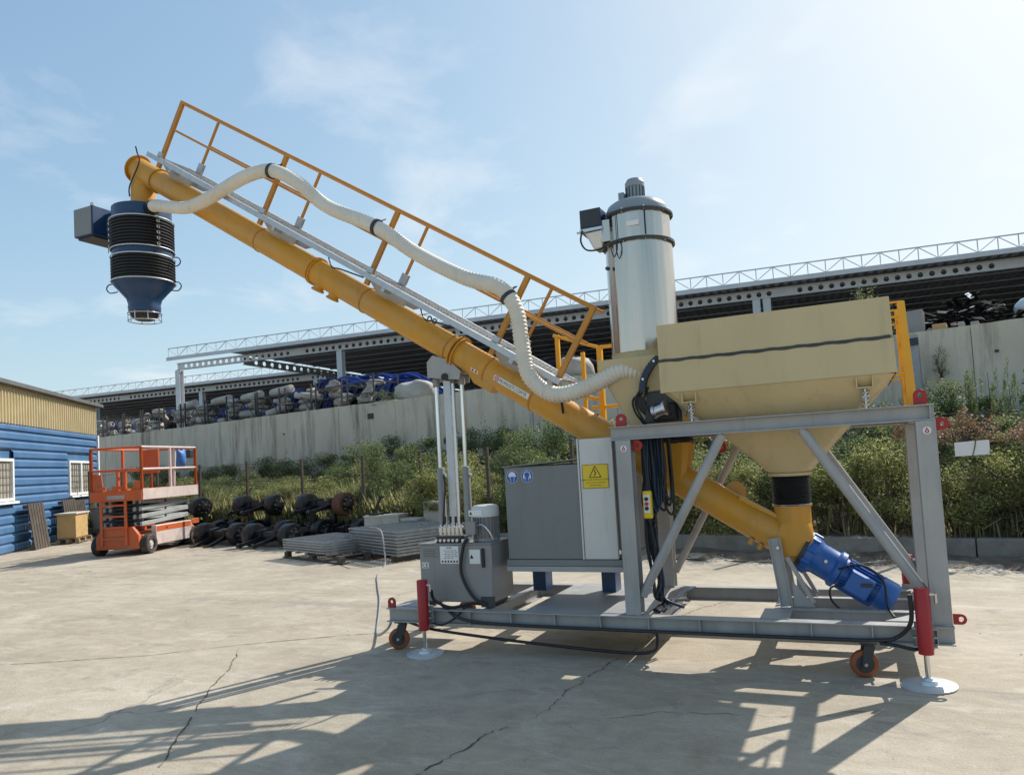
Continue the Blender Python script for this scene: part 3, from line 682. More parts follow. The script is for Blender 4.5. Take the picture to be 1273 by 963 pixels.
# lifting lugs: rounded plates with an eye
def lug(o, u, n_, parent, R=0.042, ri=0.017, base=0.05):
    o, u, n_ = V(o), V(u).normalized(), V(n_).normalized(); w = u.cross(n_)
    m = MB(); k = 14
    out = [o + u * (R * math.sin(math.pi * i / k)) + w * (R * math.cos(math.pi * i / k)) for i in range(k + 1)]
    out = [o - u * base + w * R] + out + [o - u * base - w * R]
    inn = []
    K = len(out)
    for i, p in enumerate(out):
        d = (p - o)
        if i == 0: d = w - u
        if i == K - 1: d = -w - u
        inn.append(o + d.normalized() * ri)
    t = n_ * 0.009
    vs = [p - t for p in out] + [p + t for p in out] + [p - t for p in inn] + [p + t for p in inn]
    fs = []
    for i in range(K):
        j = (i + 1) % K
        fs += [(i, j, K + j, K + i), (2 * K + j, 2 * K + i, 3 * K + i, 3 * K + j), (j, i, 2 * K + i, 2 * K + j), (K + i, K + j, 3 * K + j, 3 * K + i)]
    m.add(vs, fs)
    return m.build('lifting_lug', 'red', parent, bevel=0.002)
lug((-3.865, YN - 0.01, 0.408), (0, 0, 1), (0, 1, 0), fr, 0.038, 0.017, 0.047)
lug((-3.865, YF, 0.408), (0, 0, 1), (0, 1, 0), fr, 0.038, 0.017, 0.047)
lug((0.42, YN + 0.05, 1.872), (0, 0, 1), (0, 1, 0), fr, 0.042, 0.016, 0.06)
lug((0.536, YN + 0.05, 1.675), (1, 0, 0), (0, 1, 0), fr, 0.042, 0.014, 0.04)
lug((-1.67, YN + 0.05, 1.868), (0, 0, 1), (0, 1, 0), fr, 0.042, 0.016, 0.056)
lug((-1.552, YN + 0.05, 1.655), (1, 0, 0), (0, 1, 0), fr, 0.042, 0.016, 0.038)
lug((0.545, YN + 0.02, 0.400), (1, 0, 0), (0, 1, 0), fr, 0.034, 0.017, 0.045)
lug((-1.50, YF - 0.05, 1.64), (1, 0, 0), (0, 1, 0), fr, 0.042, 0.016, 0.09)
lug((-1.10, YF - 0.05, 1.60), (0.3, 0, -1), (0, 1, 0), fr, 0.048, 0.016, 0.09)
# casters
def caster(x, y, yaw):
    c = MB().box(x - 0.055, x + 0.055, y - 0.045, y + 0.045, 0.229, 0.2385)
    c.cyl((x, y, 0.216), (x, y, 0.23), 0.040, n=18)
    ca = c.build('caster', 'hub', fr)
    d = V((math.cos(yaw), math.sin(yaw), 0)); a = V((-d.y, d.x, 0)); ctr = V((x, y, 0.092)) - d * 0.035
    f = MB()
    for sg in (-1, 1):
        p = a * (0.036 * sg)
        f.prism([V((x, y, 0.217)) + d * 0.035 + p, V((x, y, 0.217)) - d * 0.035 + p, ctr - d * 0.028 + p - V((0, 0, 0.02)), ctr + d * 0.028 + p - V((0, 0, 0.02))], a * 0.006 * sg)
    f.build('fork', 'hub', ca)
    w = MB().lathe(ctr - a * 0.026, a, [(0, 0.060), (0.0, 0.072), (0.006, 0.088), (0.014, 0.092), (0.038, 0.092), (0.046, 0.088), (0.052, 0.072), (0.052, 0.060)], 28, closed=True)
    w.build('tread', 'caster', ca)
    h = MB().lathe(ctr - a * 0.024, a, [(0, 0.0), (0, 0.0600), (0.048, 0.0600), (0.048, 0)], 24); h.build('hub', 'hub', ca)
    MB().lathe(ctr - a * 0.05, a, [(0, 0.0), (0, 0.012), (0.1, 0.012), (0.1, 0)], 8).build('axle_bolt', 'steel', ca)
for x, y, yaw in ((-3.77, YN, 0.35), (-0.02, YN, 0.25), (-3.77, YF, 0.5), (-0.02, YF, 0.1)):
    caster(x, y, yaw)
# jacks
def jack(x, y, pr, tilt, hose=True):
    sg = -1 if y < 6 else 1
    m = MB().box(x - 0.055, x + 0.055, y - sg * 0.070, y - sg * 0.062, 0.215, 0.395)
    for dz in (0.24, 0.30, 0.355):
        m.box(x - 0.070, x + 0.070, y - sg * 0.060, y - sg * 0.006, dz, dz + 0.008)
    br = m.build('jack', 'grey', fr, bevel=0.001)
    MB().lathe((x, y, 0.205), (0, 0, 1), [(0, 0.030), (0, 0.046), (0.415, 0.046), (0.42, 0.043), (0.425, 0.0)], 24).build('cylinder', 'red', br)
    MB().cyl((x, y, 0.03), (x, y, 0.206), 0.017, n=16).build('rod', 'chrome', br)
    d = V((tilt, 0.0, 1)).normalized()
    MB().lathe((x, y, 0.002), d, [(0, 0.0), (0, pr), (0.010, pr), (0.012, pr - 0.004), (0.014, 0.056), (0.036, 0.050), (0.038, 0.030), (0.050, 0.026), (0.05, 0.0)], 28).build('foot_plate', 'zinc', br)
    MB().bar((x + 0.040, y, 0.585), (x + 0.082, y, 0.585), 0.014, 0.014).build('port', 'steel', br)
    MB().cyl((x + 0.078, y, 0.592), (x + 0.078, y, 0.53), 0.010, n=10).build('hose_fitting', 'steel', br)
jack(-3.466, 5.285, 0.158, 0.02)
jack(0.319, 5.285, 0.165, -0.015)
jack(-3.466, 6.755, 0.158, 0.0)
jack(0.319, 6.755, 0.165, 0.0)

# ---- feed hopper
hp = thing('feed_hopper', 'large beige steel feed hopper on springs above the grey frame', 'hopper', (-0.5, 6.02, 1.81))
hx0, hx1, hy0, hy1 = -1.318, 0.290, 5.36, 6.68
def rect_ring(x0, x1, y0, y1, z, ch, n=4):
    pts = [(x0 + ch, y0), (x1 - ch, y0), (x1, y0 + ch), (x1, y1 - ch), (x1 - ch, y1), (x0 + ch, y1), (x0, y1 - ch), (x0, y0 + ch)]
    out = []
    for i in range(8):
        a, b = pts[i], pts[(i + 1) % 8]
        for j in range(n): out.append((a[0] + (b[0] - a[0]) * j / n, a[1] + (b[1] - a[1]) * j / n, z))
    return out
def shell(rings, cap_top=False, cap_bot=False):
    m = MB(); n = len(rings[0]); vs = [p for r in rings for p in r]; fs = []
    for k in range(len(rings) - 1):
        for i in range(n): fs.append((k * n + i, k * n + (i + 1) % n, (k + 1) * n + (i + 1) % n, (k + 1) * n + i))
    if cap_bot: fs.append(tuple(reversed(range(n))))
    if cap_top: fs.append(tuple((len(rings) - 1) * n + i for i in range(n)))
    return m.add(vs, fs)
shell([rect_ring(hx0, hx1, hy0, hy1, 2.034, 0.004), rect_ring(hx0, hx1 - 0.004, hy0, hy1, 2.266, 0.004)], True, False).build('lower_box', 'beige', hp, 30)
shell([rect_ring(hx0 + 0.002, hx1 - 0.006, hy0 + 0.002, hy1 - 0.002, 2.286, 0.004), rect_ring(hx0, hx1 - 0.012, hy0, hy1, 2.548, 0.004)], True, True).build('lid', 'beige', hp, 30)
sm = MB()
for i in range(40):       # the uneven seal between lid and box
    xa = hx0 + 0.006 + (hx1 - hx0 - 0.03) * i / 40; xb = hx0 + 0.006 + (hx1 - hx0 - 0.03) * (i + 1) / 40
    za, zb = 2.276 + 0.004 * math.sin(i * 1.3) , 2.276 + 0.004 * math.sin((i + 1) * 1.3)
    sm.hexa([(xa, hy0 + 0.006 - 0.010, za - 0.012), (xb, hy0 - 0.004, zb - 0.012), (xb, hy1 - 0.006, zb - 0.012), (xa, hy1 - 0.006, za - 0.012)],
            [(xa, hy0 - 0.004, za + 0.009), (xb, hy0 - 0.004, zb + 0.009), (xb, hy1 - 0.006, zb + 0.009), (xa, hy1 - 0.006, za + 0.009)])
sm.build('lid_seal', 'hub', hp)
# the long rolled rim of the box bottom, then the pyramid that turns round towards the outlet
ocx, ocy, ocr = -0.49, 6.02, 0.155
R1 = rect_ring(hx0 + 0.02, hx1 - 0.01, hy0 + 0.010, hy1 - 0.010, 2.0335, 0.05)
def circ(z, r, ref):
    out = []
    n = len(ref)
    for p in ref:
        a = math.atan2((p[1] - ocy) / 0.66, (p[0] - ocx) / 0.80)
        out.append((ocx + r * math.cos(a), ocy + r * math.sin(a), z))
    return out
R3 = circ(1.375, ocr, R1)
R2 = []
for p, q in zip(R1, R3):
    t = 0.80; R2.append((p[0] * (1 - t) + q[0] * t, p[1] * (1 - t) + q[1] * t, p[2] * (1 - t) + q[2] * t))
shell([R3, R2, R1]).build('cone', 'beige', hp, 22)
MB().ring((ocx, ocy, 1.352), (0, 0, 1), 0.13, 0.168, 0.022, 28).build('outlet_flange', 'beige', hp)
# spring mounts
for y, s_ in ((YN + 0.025, 1), (YF - 0.025, -1)):
    for x in (-1.11, 0.088):
        b = MB(); w = 0.055; t = 0.009; yy0, yy1 = y - 0.065, y + 0.045
        b.box(x - w, x - w + t, yy0, yy1, 1.955, 2.034); b.box(x + w - t, x + w, yy0, yy1, 1.955, 2.034)
        b.box(x - w, x + w, yy0, yy1, 1.947, 1.955)
        mt = b.build('spring_mount', 'beige', hp, bevel=0.001)
        pts = [(x + 0.024 * math.cos(a), y + 0.024 * math.sin(a), 1.815 + 0.125 * a / (2 * math.pi * 4.5)) for a in [i * 2 * math.pi * 4.5 / 70 for i in range(71)]]
        MB().pipe(pts, 0.0065, 6).build('spring', 'steel', mt)
        MB().cyl((x, y, 1.805), (x, y, 1.985), 0.009, n=8).build('spring_bolt', 'steel', mt)
# chute: black bellows from outlet to screw inlet
bl = MB().lathe((ocx, ocy, 1.112), (0, 0, 1), [(0.245 * i / 26, 0.142 + (0.006 if i % 2 else -0.004)) for i in range(27)], 28)
blo = bl.build('outlet_bellows', 'black', hp, 60)
MB().torus((ocx, ocy, 1.128), (0, 0, 1), 0.147, 0.005, 28, 6).build('hose_clip', 'steel', blo)

# ---- ladder on the hopper end
ld = thing('access_ladder', 'bright yellow ladder fixed to the end of the beige hopper', 'ladder', (0.40, 5.9, 1.81))
for y in (5.62, 5.98):
    MB().hexa([(0.350, y - 0.02, 1.812), (0.412, y - 0.02, 1.812), (0.412, y + 0.02, 1.812), (0.350, y + 0.02, 1.812)],
              [(0.338, y - 0.02, 2.545), (0.386, y - 0.02, 2.545), (0.386, y + 0.02, 2.545), (0.338, y + 0.02, 2.545)]).build('side_rail', 'yellow', ld, bevel=0.002)
for i in range(4):
    z = 1.94 + 0.17 * i; x = 0.381 - (z - 1.812) * 0.026
    MB().cyl((x, 5.62, z), (x, 5.98, z), 0.012, n=8).build('rung', 'yellow', ld)
for z in (2.03, 2.06, 2.44, 2.545):
    for y in (5.62, 5.98):
        MB().box(0.281, 0.375, y - 0.012, y + 0.012, z - 0.006, z + 0.006).build('bracket', 'yellow', ld)

# ---- dust filter
fx, fy, fr_ = -1.585, 6.02, 0.283
df = thing('dust_filter', 'shiny stainless cylindrical dust filter with grey domed top beside the hopper', 'dust filter', (fx, fy, 1.82))
def rolled(z0, z1, r0, n, seed, name):       # sheet rolled in flats: every flat sits a little differently
    rr_ = random.Random(seed); angs = []; a = 0.0
    while a < 2 * math.pi - 0.12: angs.append(a); a += rr_.uniform(0.16, 0.42)
    m_ = MB(); k_ = len(angs); rad_ = [r0 + rr_.uniform(-0.003, 0.003) for _ in angs]
    vs_ = [(fx + rad_[i] * math.cos(angs[i]), fy + rad_[i] * math.sin(angs[i]), z_) for z_ in (z0, z1) for i in range(k_)]
    m_.add(vs_, [(i, (i + 1) % k_, k_ + (i + 1) % k_, k_ + i) for i in range(k_)])
    o_ = m_.build(name, 'stain', df, smooth=None)
    bv = o_.modifiers.new('bevel', 'BEVEL'); bv.width = 0.012; bv.segments = 3; bv.limit_method = 'NONE'
    return o_
rolled(2.43, 3.355, fr_ + 0.002, 24, 4, 'body')
MB().ring((fx, fy, 3.352), (0, 0, 1), fr_ - 0.01, fr_ + 0.026, 0.022, 48).build('clamp_ring', 'hub', df)
rolled(3.37, 3.605, fr_ - 0.002, 20, 9, 'head_drum')
MB().ring((fx, fy, 3.60), (0, 0, 1), fr_ - 0.01, fr_ + 0.024, 0.018, 48).build('clamp_ring', 'hub', df)
for k in range(10):
    a = k * 2 * math.pi / 10 + 0.15
    for z in (3.345, 3.594):
        MB().cyl((fx + (fr_ + .012) * math.cos(a), fy + (fr_ + .012) * math.sin(a), z), (fx + (fr_ + .012) * math.cos(a), fy + (fr_ + .012) * math.sin(a), z + 0.036), 0.007, n=6).build('ring_bolt', 'steel', df)
dm = MB().lathe((fx, fy, 3.619), (0, 0, 1), [(0, 0.262), (0.05, 0.262), (0.09, 0.245), (0.118, 0.205), (0.125, 0.15), (0.128, 0.0)], 40).build('dome', 'domeg', df, 50)
MB().lathe((fx, fy, 3.745), (0, 0, 1), [(0, 0.085), (0.022, 0.085), (0.022, 0.078), (0.135, 0.078), (0.135, 0.084), (0.175, 0.084), (0.205, 0.066), (0.212, 0.04), (0.212, 0)], 24).build('fan_motor', 'domeg', df, 30)
mb = MB()
for k in range(16):
    a = k * math.pi / 8
    mb.bar((fx + 0.081 * math.cos(a), fy + 0.081 * math.sin(a), 3.772), (fx + 0.081 * math.cos(a), fy + 0.081 * math.sin(a), 3.875), 0.006, 0.006, up=(math.cos(a), math.sin(a), 0))
mb.build('cooling_fins', 'hub', df)
MB().box(fx - 0.125, fx - 0.075, fy - 0.10, fy - 0.02, 3.748, 3.83).build('terminal_box', 'domeg', df, bevel=0.004)
MB().box(-1.60, -1.50, fy - fr_ - 0.003, fy - fr_ + 0.01, 3.47, 3.51).build('name_plate', 'white', df)
MB().box(-1.70, -1.697, fy - fr_ + 0.012, fy - fr_ + 0.02, 3.38, 3.60).build('seam', 'hub', df)
MB().box(-1.45, -1.447, fy - fr_ + 0.028, fy - fr_ + 0.038, 3.38, 3.60).build('seam', 'hub', df)
MB().cyl((-1.80, fy - fr_ + 0.07, 3.16), (-1.81, fy - fr_ + 0.045, 3.16), 0.016, n=12).build('inspection_port', 'hub', df)
# pulse valve box on the left of the head
vb = MB().box(-2.03, -1.84, 5.80, 6.02, 3.535, 3.70).build('valve_box', 'navy', df, bevel=0.006)
MB().box(-2.026, -1.845, 5.793, 5.7985, 3.545, 3.69).build('box_lid', 'hub', vb, bevel=0.002)
MB().box(-2.035, -1.835, 5.795, 6.03, 3.508, 3.533).build('box_tray', 'steel', vb)
MB().hexa([(-1.93, 5.84, 3.355), (-1.85, 5.84, 3.355), (-1.80, 5.98, 3.355), (-1.93, 5.98, 3.355)], [(-2.0, 5.82, 3.506), (-1.84, 5.80, 3.506), (-1.79, 6.0, 3.506), (-2.0, 6.0, 3.506)]).build('air_tank', 'steel', df, bevel=0.01)
MB().box(-1.86, -1.70, 5.82, 6.0, 3.40, 3.59).build('side_duct', 'stain', df, bevel=0.004)
MB().pipe(smooth_path([(-2.01, 5.79, 3.52), (-2.02, 5.77, 3.42), (-1.97, 5.77, 3.34), (-1.86, 5.78, 3.33), (-1.82, 5.80, 3.36)]), 0.008, 6).build('air_line', 'cable', df)
MB().pipe(smooth_path([(-1.74, fy - fr_ + 0.0, 3.36), (-1.745, fy - fr_ - 0.002, 3.30), (-1.72, fy - fr_ - 0.010, 3.23), (-1.69, fy - fr_ - 0.012, 3.29), (-1.69, fy - fr_ - 0.008, 3.36)]), 0.005, 6).build('air_line', 'cable', df)
MB().pipe([(-2.035, 5.86, 3.525), (-2.08, 5.85, 3.525)], 0.010, 8).build('air_port', 'steel', df)
# beige base and pan down to the screw inlet
MB().lathe((fx, fy, 2.30), (0, 0, 1), [(0, fr_ + 0.002), (0.128, fr_ + 0.002), (0.128, fr_ + 0.008), (0.134, fr_ + 0.008)], 48).build('base_collar', 'beige', df)
shell([rect_ring(-1.70, -1.24, 5.80, 6.22, 1.82, 0.02), rect_ring(-1.87, -1.325, 5.70, 6.34, 2.20, 0.02), rect_ring(-1.90, -1.325, 5.66, 6.36, 2.30, 0.01), rect_ring(-1.90, -1.325, 5.66, 6.36, 2.372, 0.01)], True, True).build('pan', 'beige', df, 25)
MB().lathe((-1.47, 5.83, 2.04), V((0.25, -1, -0.1)), [(0, 0.17), (0.05, 0.17), (0.05, 0.155), (0.065, 0.155), (0.065, 0)], 28).build('hose_spigot_flange', 'hub', df)
MB().lathe((-1.49, 5.84, 2.23), V((-1, -0.4, 0.15)), [(0, 0.062), (0.14, 0.062)], 18).build('hose_spigot', 'galv', df)
cpts = smooth_path([(-1.385, 5.66, 2.345), (-1.46, 5.65, 2.275), (-1.515, 5.65, 2.18), (-1.535, 5.65, 2.085)], 4)
cl = MB()
for p_, q_ in zip(cpts[:-1], cpts[1:]): cl.bar(p_, q_, 0.05, 0.055, up=(0, 1, 0))
cl.build('clamp_band', 'bluec', df)
for p_ in (cpts[2], cpts[8]): MB().cyl(p_ - V((0, 0.026, 0)), p_ - V((0, 0.04, 0)), 0.010, n=8).build('band_bolt', 'steel', df)
MB().prism([(-1.52, 5.70, 2.08), (-1.40, 5.70, 2.085), (-1.27, 5.70, 2.0), (-1.235, 5.70, 1.83), (-1.55, 5.70, 1.83), (-1.53, 5.70, 1.92)], (0, 0.06, 0)).build('guard_plate', 'hub', df, bevel=0.01)
MB().prism([(-1.30, 5.69, 2.02), (-1.26, 5.69, 2.02), (-1.19, 5.69, 1.92), (-1.21, 5.69, 1.86)], (0, 0.008, 0)).build('side_plate', 'tankg', df)
vm = MB().lathe((-1.445, 5.64, 1.91), V((1, -0.25, 0.28)), [(0, 0.0), (0, 0.06), (0.02, 0.062), (0.02, 0.05), (0.10, 0.05), (0.10, 0.062), (0.12, 0.06), (0.12, 0)], 20).build('vibrator_motor', 'steel', df)
MB().box(-1.47, -1.27, 5.655, 5.698, 1.835, 1.98).build('vibrator_bracket', 'black', df, bevel=0.02)
MB().prism([(-1.24, 5.70, 1.82), (-1.17, 5.70, 1.82), (-1.19, 5.70, 1.90), (-1.24, 5.70, 1.94)], (0, 0.05, 0)).build('outrigger_plate', 'ochre', df)
for k, pts in enumerate(([(-1.55, 5.72, 2.08), (-1.63, 5.70, 2.03), (-1.62, 5.70, 1.93), (-1.55, 5.71, 1.82)], [(-1.53, 5.70, 2.10), (-1.58, 5.69, 2.08), (-1.61, 5.69, 1.98), (-1.53, 5.70, 1.81)], [(-1.50, 5.70, 2.12), (-1.53, 5.66, 2.0), (-1.46, 5.66, 1.9), (-1.40, 5.68, 1.92)])):
    MB().pipe(smooth_path(pts), 0.010, 6).build('cable', 'cable', df)
MB().lathe((-1.39, 6.02, 1.66), (0.10, 0, 1), [(0, 0.15), (0.03, 0.165), (0.05, 0.15), (0.07, 0.165), (0.09, 0.15), (0.13, 0.15)], 24).build('flexible_sleeve', 'black', df)

# ---- guard rail of the far side platform
gd = thing('guard_rail', 'bright yellow guard rail behind the filter base on the far side', 'railing', (-2.19, 6.6, 1.8))
MB().box(-2.215, -2.165, 6.575, 6.625, 1.81, 2.645).build('post', 'yellow', gd, bevel=0.003)
MB().box(-2.64, -2.60, 6.58, 6.62, 2.36, 2.80).build('post', 'yellow', gd, bevel=0.003)
MB().box(-2.38, -2.345, 6.58, 6.62, 1.90, 2.60).build('post', 'yellow', gd, bevel=0.003)
for a, b in (((-2.66, 6.6, 2.80), (-2.19, 6.6, 2.628)), ((-2.19, 6.6, 2.63), (-1.7, 6.6, 2.63)), ((-2.70, 6.6, 2.30), (-2.23, 6.6, 2.13)), ((-2.3, 6.6, 2.055), (-1.75, 6.6, 2.055))):
    MB().cyl(a, b, 0.017, n=10).build('rail', 'yellow', gd)

# ---- screw conveyor
TH = rad(32.3); A0 = V((-0.42, 6.02, 0.76)); tt = V((-math.cos(TH), 0, math.sin(TH))); nn = V((math.sin(TH), 0, math.cos(TH))); yy = V((0, 1, 0))
def P(s, n=0.0, y=0.0): return A0 + tt * s + nn * n + yy * y
sc = thing('screw_conveyor', 'long inclined ochre tube screw conveyor rising to the upper left', 'screw conveyor', (-0.4, 6.02, 0.37))
RT = 0.131
MB().lathe(P(0.02), tt, [(0, RT), (3.49, RT)], 40).build('lower_tube', 'ochre', sc)
MB().lathe(P(3.56), tt, [(0, RT), (4.62, RT)], 40).build('upper_tube', 'ochre', sc)
for s_, w, r in ((3.505, 0.012, 0.163), (3.545, 0.012, 0.163), (5.47, 0.012, 0.150), (5.50, 0.010, 0.150), (8.185, 0.016, 0.150)):
    MB().ring(P(s_), tt, RT - 0.01, r, w, 36).build('flange', 'ochre', sc)
for s_ in (2.605, 3.14, 3.62, 4.735, 6.34):
    MB().ring(P(s_), tt, RT - 0.004, RT + 0.007, 0.014, 36).build('strap_band', 'rail', sc)
# discharge head
MB().lathe(P(8.20), tt, [(0, 0.137), (0.40, 0.137), (0.40, 0.165), (0.425, 0.165), (0.425, 0.12), (0.45, 0.05), (0.455, 0)], 36).build('discharge_head', 'ochre', sc)
MB().ring(P(8.598), tt, 0.13, 0.172, 0.014, 36).build('end_flange', 'rail', sc)
MB().lathe((-7.625, 6.02, 4.90), (0, 0, 1), [(0, 0.150), (0.03, 0.150), (0.03, 0.137), (0.42, 0.128)], 32).build('discharge_spout', 'ochre', sc)
MB().pipe(smooth_path([P(8.36, 0.26, -0.30), P(8.42, 0.20, -0.22), P(8.40, 0.10, -0.17), V((-7.66, 5.87, 5.1)), V((-7.66, 5.865, 4.97))]), 0.008, 6).build('grease_line', 'cable', sc)
# hatches under the tube
for s_ in (5.36, 5.14):
    MB().lathe(P(s_, -0.10, -0.03), -nn, [(0, 0.055), (0.055, 0.055), (0.055, 0.068), (0.072, 0.068), (0.072, 0)], 16).build('inspection_hatch', 'ochre', sc)
MB().hexa([P(3.22, -0.17, -0.06), P(3.02, -0.17, -0.06), P(3.02, -0.17, 0.06), P(3.22, -0.17, 0.06)], [P(3.34, -0.09, -0.09), P(3.0, -0.09, -0.09), P(3.0, -0.09, 0.09), P(3.34, -0.09, 0.09)]).build('pivot_boss', 'ochre', sc)
MB().lathe(P(2.0, 0.13, -0.08), nn, [(0, 0.02), (0.03, 0.02), (0.03, 0)], 10).build('grease_plug', 'ochre', sc)
# inlets
inl = MB().lathe((ocx, ocy, 0.985), (0, 0, 1), [(0, 0.137), (0.125, 0.137), (0.125, 0.15), (0.135, 0.15)], 32).build('inlet_spout', 'ochre', sc)
rb = rect_ring(-0.66, -0.36, 5.885, 6.155, 0.74, 0.03); rt = [(ocx + 0.137 * math.cos(math.atan2(p[1] - ocy, p[0] - ocx)), ocy + 0.137 * math.sin(math.atan2(p[1] - ocy, p[0] - ocx)), 0.985) for p in rect_ring(ocx - .1, ocx + .1, ocy - .1, ocy + .1, 0, 0.03)]
shell([rb, rect_ring(-0.645, -0.345, 5.885, 6.155, 0.885, 0.03), rt]).build('inlet_boot', 'ochre', sc, 25)
rb2 = rect_ring(-1.60, -1.30, 5.895, 6.145, 1.33, 0.03); rt2 = [(p[0] + 0.02, p[1], 1.66) for p in rect_ring(-1.54, -1.26, 5.88, 6.16, 0, 0.05)]
shell([rb2, rt2]).build('inlet_boot', 'ochre', sc, 25)
MB().lathe((-0.95, 6.20, 1.22), V((0.2, -1, 0.2)), [(0, 0.07), (0.06, 0.07), (0.06, 0.085), (0.075, 0.085), (0.075, 0)], 18).build('inspection_hatch', 'ochre', sc)
MB().bar(P(0.62, 0.12, -0.05), P(0.30, 0.135, -0.04), 0.05, 0.03, nn).build('wear_strip', 'ochre', sc)
for s_ in (0.38, 0.30):
    MB().lathe(P(s_, -0.11, -0.07), -nn, [(0, 0.022), (0.05, 0.022), (0.05, 0)], 10).build('drain_plug', 'ochre', sc)
# sticker on the tube, bent to its surface
def on_tube(sa, b, lift=0.0):    # distance down the tube from sticker's left end, height across
    an = rad(168) - b / RT        # angle from -nn ... seen on the near side
    r = RT + lift
    return P(3.02 - sa, -r * math.cos(rad(84) + b / RT), -r * math.sin(rad(84) + b / RT))
st = MB(); K = 6
vs = [on_tube(0.395 * i / 10, -0.026 + 0.052 * j / K, 0.0015) for i in range(11) for j in range(K + 1)]
st.add(vs, [(i * (K + 1) + j, (i + 1) * (K + 1) + j, (i + 1) * (K + 1) + j + 1, i * (K + 1) + j + 1) for i in range(10) for j in range(K)])
sto = st.build('sticker', 'white', sc)
lettering('sticker_print', 'PROMAXSTC.COM.TR', 0.046, (0, 0, 0), (1, 0, 0), (0, 1, 0), 'ink', sto, fn=lambda x, y: on_tube(0.062 + x * 0.68, y - 0.016, 0.003))
tvs = []; tfs = []
for k in range(20):
    a, a2 = 2 * math.pi * k / 20, 2 * math.pi * (k + 1) / 20
    o_ = len(tvs); tvs += [on_tube(0.032 + r_ * math.cos(q), r_ * math.sin(q), 0.003) for r_, q in ((0.024, a), (0.024, a2), (0.016, a2), (0.016, a))]; tfs.append((o_, o_ + 1, o_ + 2, o_ + 3))
q = MB().add(tvs, tfs); q.add([on_tube(0.032 + dx, dy, 0.003) for dx, dy in ((-.01, -.005), (.01, -.005), (.01, .005), (-.01, .005))], [(0, 1, 2, 3)]); q.build('sticker_print', 'redink', sto)
s2 = MB(); s2.add([on_tube(-0.26 + 0.085 * i, -0.062 + 0.035 * j, 0.002) for i in (0, 1) for j in (0, 1)], [(0, 2, 3, 1)]); s2.build('sticker', 'white', sc)
q = MB()
for cx_ in (0.022, 0.062):
    vs = [on_tube(-0.26 + cx_ + 0.013 * math.cos(k * math.pi / 5), -0.045 + 0.013 * math.sin(k * math.pi / 5), 0.0035) for k in range(10)]; q.add(vs, [tuple(range(10))])
q.build('sticker_print', 'redink', sc)
# drive
dv = MB().lathe(P(0.03), -tt, [(0, 0.165), (0.03, 0.165)], 28).build('drive', 'hub', sc)
MB().lathe(P(-0.005), -tt, [(0.0, 0.150), (0.05, 0.150), (0.06, 0.145), (0.10, 0.125), (0.22, 0.125), (0.24, 0.145), (0.275, 0.145), (0.285, 0.120), (0.30, 0.0)], 28).build('gearbox', 'mblue', dv, 30)
gb = MB()
for k in range(10):
    a = 2 * math.pi * k / 10
    gb.cyl(P(0.0, 0.150 * math.cos(a), 0.150 * math.sin(a)), P(-0.065, 0.150 * math.cos(a), 0.150 * math.sin(a)), 0.016, n=8)
gb.build('flange_bolts', 'mblue', dv)
MB().cyl(P(-0.16, 0.03, -0.115), P(-0.16, 0.03, -0.138), 0.012, n=8).build('oil_plug', 'steel', dv)
MB().lathe(P(-0.29), -tt, [(0, 0.112), (0.30, 0.112)], 28).build('motor', 'mblue', dv)
fi = MB()
for k in range(26):
    a = 2 * math.pi * k / 26
    c_, s__ = math.cos(a), math.sin(a)
    fi.bar(P(-0.31, 0.118 * c_, 0.118 * s__), P(-0.56, 0.118 * c_, 0.118 * s__), 0.005, 0.026, up=nn * c_ + yy * s__)
fi.build('cooling_fins', 'mblue', dv)
MB().lathe(P(-0.57), -tt, [(0, 0.132), (0.11, 0.132), (0.13, 0.120), (0.135, 0.0)], 28).build('fan_cowl', 'mblue', dv, 40)
tb = MB().hexa([P(-0.34, -0.085, -0.125), P(-0.53, -0.085, -0.125), P(-0.53, 0.085, -0.125), P(-0.34, 0.085, -0.125)], [P(-0.35, -0.075, -0.19), P(-0.52, -0.075, -0.19), P(-0.52, 0.075, -0.19), P(-0.35, 0.075, -0.19)]).build('terminal_box', 'mblue', dv, bevel=0.008)
MB().box(-0.04, 0.04, 5.826, 5.8285, 0.52, 0.55).build('rating_plate', 'hub', dv)
MB().pipe(smooth_path([P(-0.35, -0.04, -0.16), P(-0.28, -0.12, -0.17), P(-0.33, -0.2, -0.15), P(-0.42, -0.23, -0.14)]), 0.008, 6).build('cable', 'cable', dv)
MB().pipe(smooth_path([P(-0.26, 0.03, -0.15), P(-0.38, 0.14, -0.16), P(-0.55, 0.12, -0.17), P(-0.66, -0.02, -0.17), V((0.16, 5.6, 0.36))]), 0.009, 6).build('cable', 'cable', dv)
# support bracket of the lower end
for y in (5.83, 6.21):
    b = MB(); b.ibeam((-0.565, y, 0.369), (-0.625, y, 0.885), 0.05, 0.09, 0.007, 0.007, up=(1, 0, 0.1))
    b.prism([(-0.515, y, 0.369), (-0.36, y, 0.369), (-0.515, y, 0.56)], (0, 0.008, 0)); b.bar((-0.54, y, 0.74), (-0.37, y, 0.40), 0.03, 0.03)
    bo = b.build('end_support', 'grey', sc)
    sg = -1 if y < 6 else 1
    MB().cyl((-0.600, y + sg * 0.024, 0.815), (-0.600, y + sg * 0.036, 0.815), 0.013, n=8).build('bolt', 'steel', bo)

